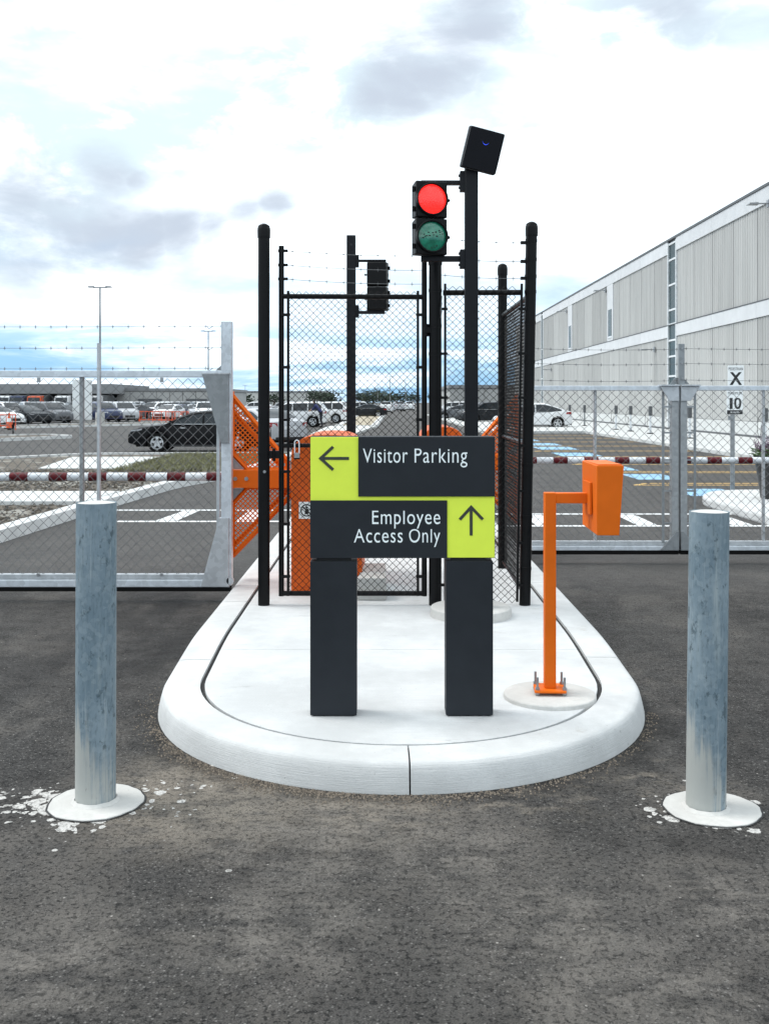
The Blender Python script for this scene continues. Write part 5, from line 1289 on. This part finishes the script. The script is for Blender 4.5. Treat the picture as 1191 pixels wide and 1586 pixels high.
mesh_barrier(234, 655, 'leftmost orange site barrier before the parked cars'); mesh_barrier(254, 655.5, 'middle orange site barrier before the parked cars'); mesh_barrier(275, 656, 'rightmost orange site barrier before the parked cars')
mesh_barrier(-4, 666, 'orange site barrier at the left photo edge', 2.2)
tpx, tpy = gnd(21, 676)
mp = thing('marker_post', 'short black marker post in the small mulch bed', 'post', (tpx, tpy, .087))
MB().cyl((tpx, tpy, .08), (tpx, tpy, .55), .035, n=10).build('shaft', M['black'], mp); MB().box(tpx - .06, tpx + .06, tpy - .02, tpy + .02, .42, .58).build('head', M['black'], mp)

def far_tree(px, Y, h, w, label):
    x = XP(px, Y); t = thing('tree', label, 'tree', (x, Y, 0), group='trees on the skyline')
    tr = MB().cyl((x, Y, 0), (x, Y, h * .45), w * .05, w * .03, n=7)
    for k in range(4):
        a = k * 1.7; tr.cyl((x, Y, h * (.3 + .05 * k)), (x + math.cos(a) * w * .28, Y + math.sin(a) * w * .28, h * .7), w * .02, w * .008, n=5)
    tr.build('trunk', M['bark'], t)
    mb = MB(); cl = [(random.gauss(0, .24) * w, random.gauss(0, .24) * w, h * random.uniform(.42, .92)) for _ in range(16)]
    for k in range(700):
        c = random.choice(cl); s_ = w * .11; p = (x + c[0] + random.gauss(0, s_), Y + c[1] + random.gauss(0, s_), max(.5, c[2] + random.gauss(0, s_ * .8)))
        q_ = len(mb.v); l = w * random.uniform(.03, .06); mb.add([(-l, 0, 0), (0, -l * .6, 0), (l, 0, 0), (0, l * .6, 0)], [(0, 1, 2, 3)])
        mb.xform(Matrix.Translation(p) @ Matrix.Rotation(random.uniform(0, 6), 4, 'Z') @ Matrix.Rotation(random.uniform(-1.4, 1.4), 4, 'X'), q_)
    c_ = mb.build('crown', M['farleaf'], t)
tl = ['dark tree clump above the white SUVs in the distance', 'wide dark tree on the skyline left of the enclosure pole', 'small dark tree on the skyline right of the enclosure pole', 'low dark tree above the grass median',
      'round dark tree beside the median poles', 'last dark tree left of the centre lane', 'small dark tree past the centre lane', 'dark skyline tree left of the black gate post', 'small skyline tree between gate post and gate']
for k, (px, Y_, h, w) in enumerate(((488, 300, 4.6, 7), (512, 310, 4.0, 9), (562, 330, 4.2, 8), (578, 360, 5.2, 9), (592, 330, 4.2, 7), (612, 350, 4.6, 9), (640, 380, 4.0, 8), (372, 340, 4.2, 9), (425, 360, 4.0, 8))):
    far_tree(px, Y_, h, w, tl[k])
# trucks under the canopy
def truck(px, py, col, label):
    x, y = gnd(px, py); t = thing('truck', label, 'truck', (x, y, 0), group='trucks under the loading canopy')
    pm = paint(col)
    MB().box(x - 1.2, x + 1.2, y, y + 6, .9, 2.7).build('cargo_box', M['trim'], t, bevel=.05)
    MB().hexa([(x - 1.15, y - 1.9, .5), (x + 1.15, y - 1.9, .5), (x + 1.15, y - .1, .5), (x - 1.15, y - .1, .5)], [(x - 1.05, y - 1.3, 2.5), (x + 1.05, y - 1.3, 2.5), (x + 1.1, y - .1, 2.6), (x - 1.1, y - .1, 2.6)]).build('cab', pm, t, bevel=.06)
    MB().hexa([(x - .95, y - 1.70, 1.5), (x + .95, y - 1.70, 1.5), (x + .95, y - 1.5, 1.5), (x - .95, y - 1.5, 1.5)], [(x - .9, y - 1.45, 2.3), (x + .9, y - 1.45, 2.3), (x + .9, y - 1.2, 2.3), (x - .9, y - 1.2, 2.3)]).build('windshield', M['glass'], t)
    for sx_ in (-1, 1):
        for yy in (-1.1, 4.5): MB().cyl((x + sx_ * 1.15, y + yy, .5), (x + sx_ * .85, y + yy, .5), .5, n=16).build('wheel', M['tyre'], t)
truck(10, 638.5, WHITE, 'white truck under the canopy at far left'); truck(30, 638.5, NAVY, 'navy truck under the loading canopy'); truck(58, 638.5, (.55, .08, .02), 'orange truck under the loading canopy')
truck(100, 638.5, WHITE, 'white truck left of the pylon under the canopy'); truck(150, 638.5, (.5, .5, .5), 'pale truck right of the pylon under the canopy')

# ---- person bending toward the open car
hx_, hy_ = gnd(497, 662)
P = {'pelvis': (.0, 0, .95), 'spine': (-.13, 0, 1.15), 'chest': (-.27, 0, 1.34), 'neck': (-.38, 0, 1.47), 'head': (-.45, 0, 1.60), 'crown': (-.49, 0, 1.70),
     'lh': (.02, .09, .90), 'lk': (-.03, .11, .50), 'la': (.06, .11, .09), 'lt': (-.10, .12, .04), 'rh': (.02, -.09, .90), 'rk': (.03, -.11, .50), 'ra': (.13, -.11, .09), 'rt': (-.03, -.12, .04),
     'ls': (-.31, .19, 1.38), 'le': (-.50, .23, 1.16), 'lw': (-.70, .20, 1.12), 'lf': (-.79, .19, 1.11), 'rs': (-.31, -.19, 1.38), 're': (-.46, -.24, 1.14), 'rw': (-.64, -.22, 1.04), 'rf': (-.73, -.21, 1.02)}
RAD = dict(pelvis=.155, spine=.14, chest=.16, neck=.06, head=.098, crown=.075, lh=.095, lk=.065, la=.047, lt=.042, rh=.095, rk=.065, ra=.047, rt=.042, ls=.07, le=.05, lw=.036, lf=.04, rs=.07, re=.05, rw=.036, rf=.04)
E = [('pelvis', 'spine'), ('spine', 'chest'), ('chest', 'neck'), ('neck', 'head'), ('head', 'crown'), ('pelvis', 'lh'), ('lh', 'lk'), ('lk', 'la'), ('la', 'lt'), ('pelvis', 'rh'), ('rh', 'rk'), ('rk', 'ra'), ('ra', 'rt'),
     ('chest', 'ls'), ('ls', 'le'), ('le', 'lw'), ('lw', 'lf'), ('chest', 'rs'), ('rs', 're'), ('re', 'rw'), ('rw', 'rf')]
keys = list(P); me = bpy.data.meshes.new('person'); me.from_pydata([P[k] for k in keys], [(keys.index(a), keys.index(b)) for a, b in E], [])
tmp = bpy.data.objects.new('person_tmp', me); COL.objects.link(tmp)
sk = tmp.modifiers.new('skin', 'SKIN'); sk.use_smooth_shade = True
for i, k in enumerate(keys): me.skin_vertices[0].data[i].radius = (RAD[k], RAD[k] * (.8 if k in ('chest', 'spine') else 1)); me.skin_vertices[0].data[i].use_root = (k == 'pelvis')
tmp.modifiers.new('sub', 'SUBSURF').levels = 2; tmp.modifiers['sub'].render_levels = 2
dg = bpy.context.evaluated_depsgraph_get(); pm = bpy.data.meshes.new_from_object(tmp.evaluated_get(dg)); bpy.data.objects.remove(tmp)
pm.materials.clear()
for m_ in ('skin', 'shirt', 'trousers', 'hair', 'rubber'): pm.materials.append(M[m_])
for f in pm.polygons:
    c = f.center; f.use_smooth = True
    if c.z < .10: f.material_index = 4
    elif c.z < .98 and c.x > -.3: f.material_index = 2
    elif c.z > 1.50: f.material_index = 3 if (c.z > 1.64 or c.x > -.44) else 0
    elif c.x < -.56: f.material_index = 0
    else: f.material_index = 1
pe = bpy.data.objects.new('person', pm); COL.objects.link(pe); pe.location = (hx_, hy_, 0); pe.scale = (1.03,) * 3; pe.rotation_euler = (0, 0, R(-15))
tag(pe, 'person in navy top and dark trousers bending toward the white SUV', 'person')
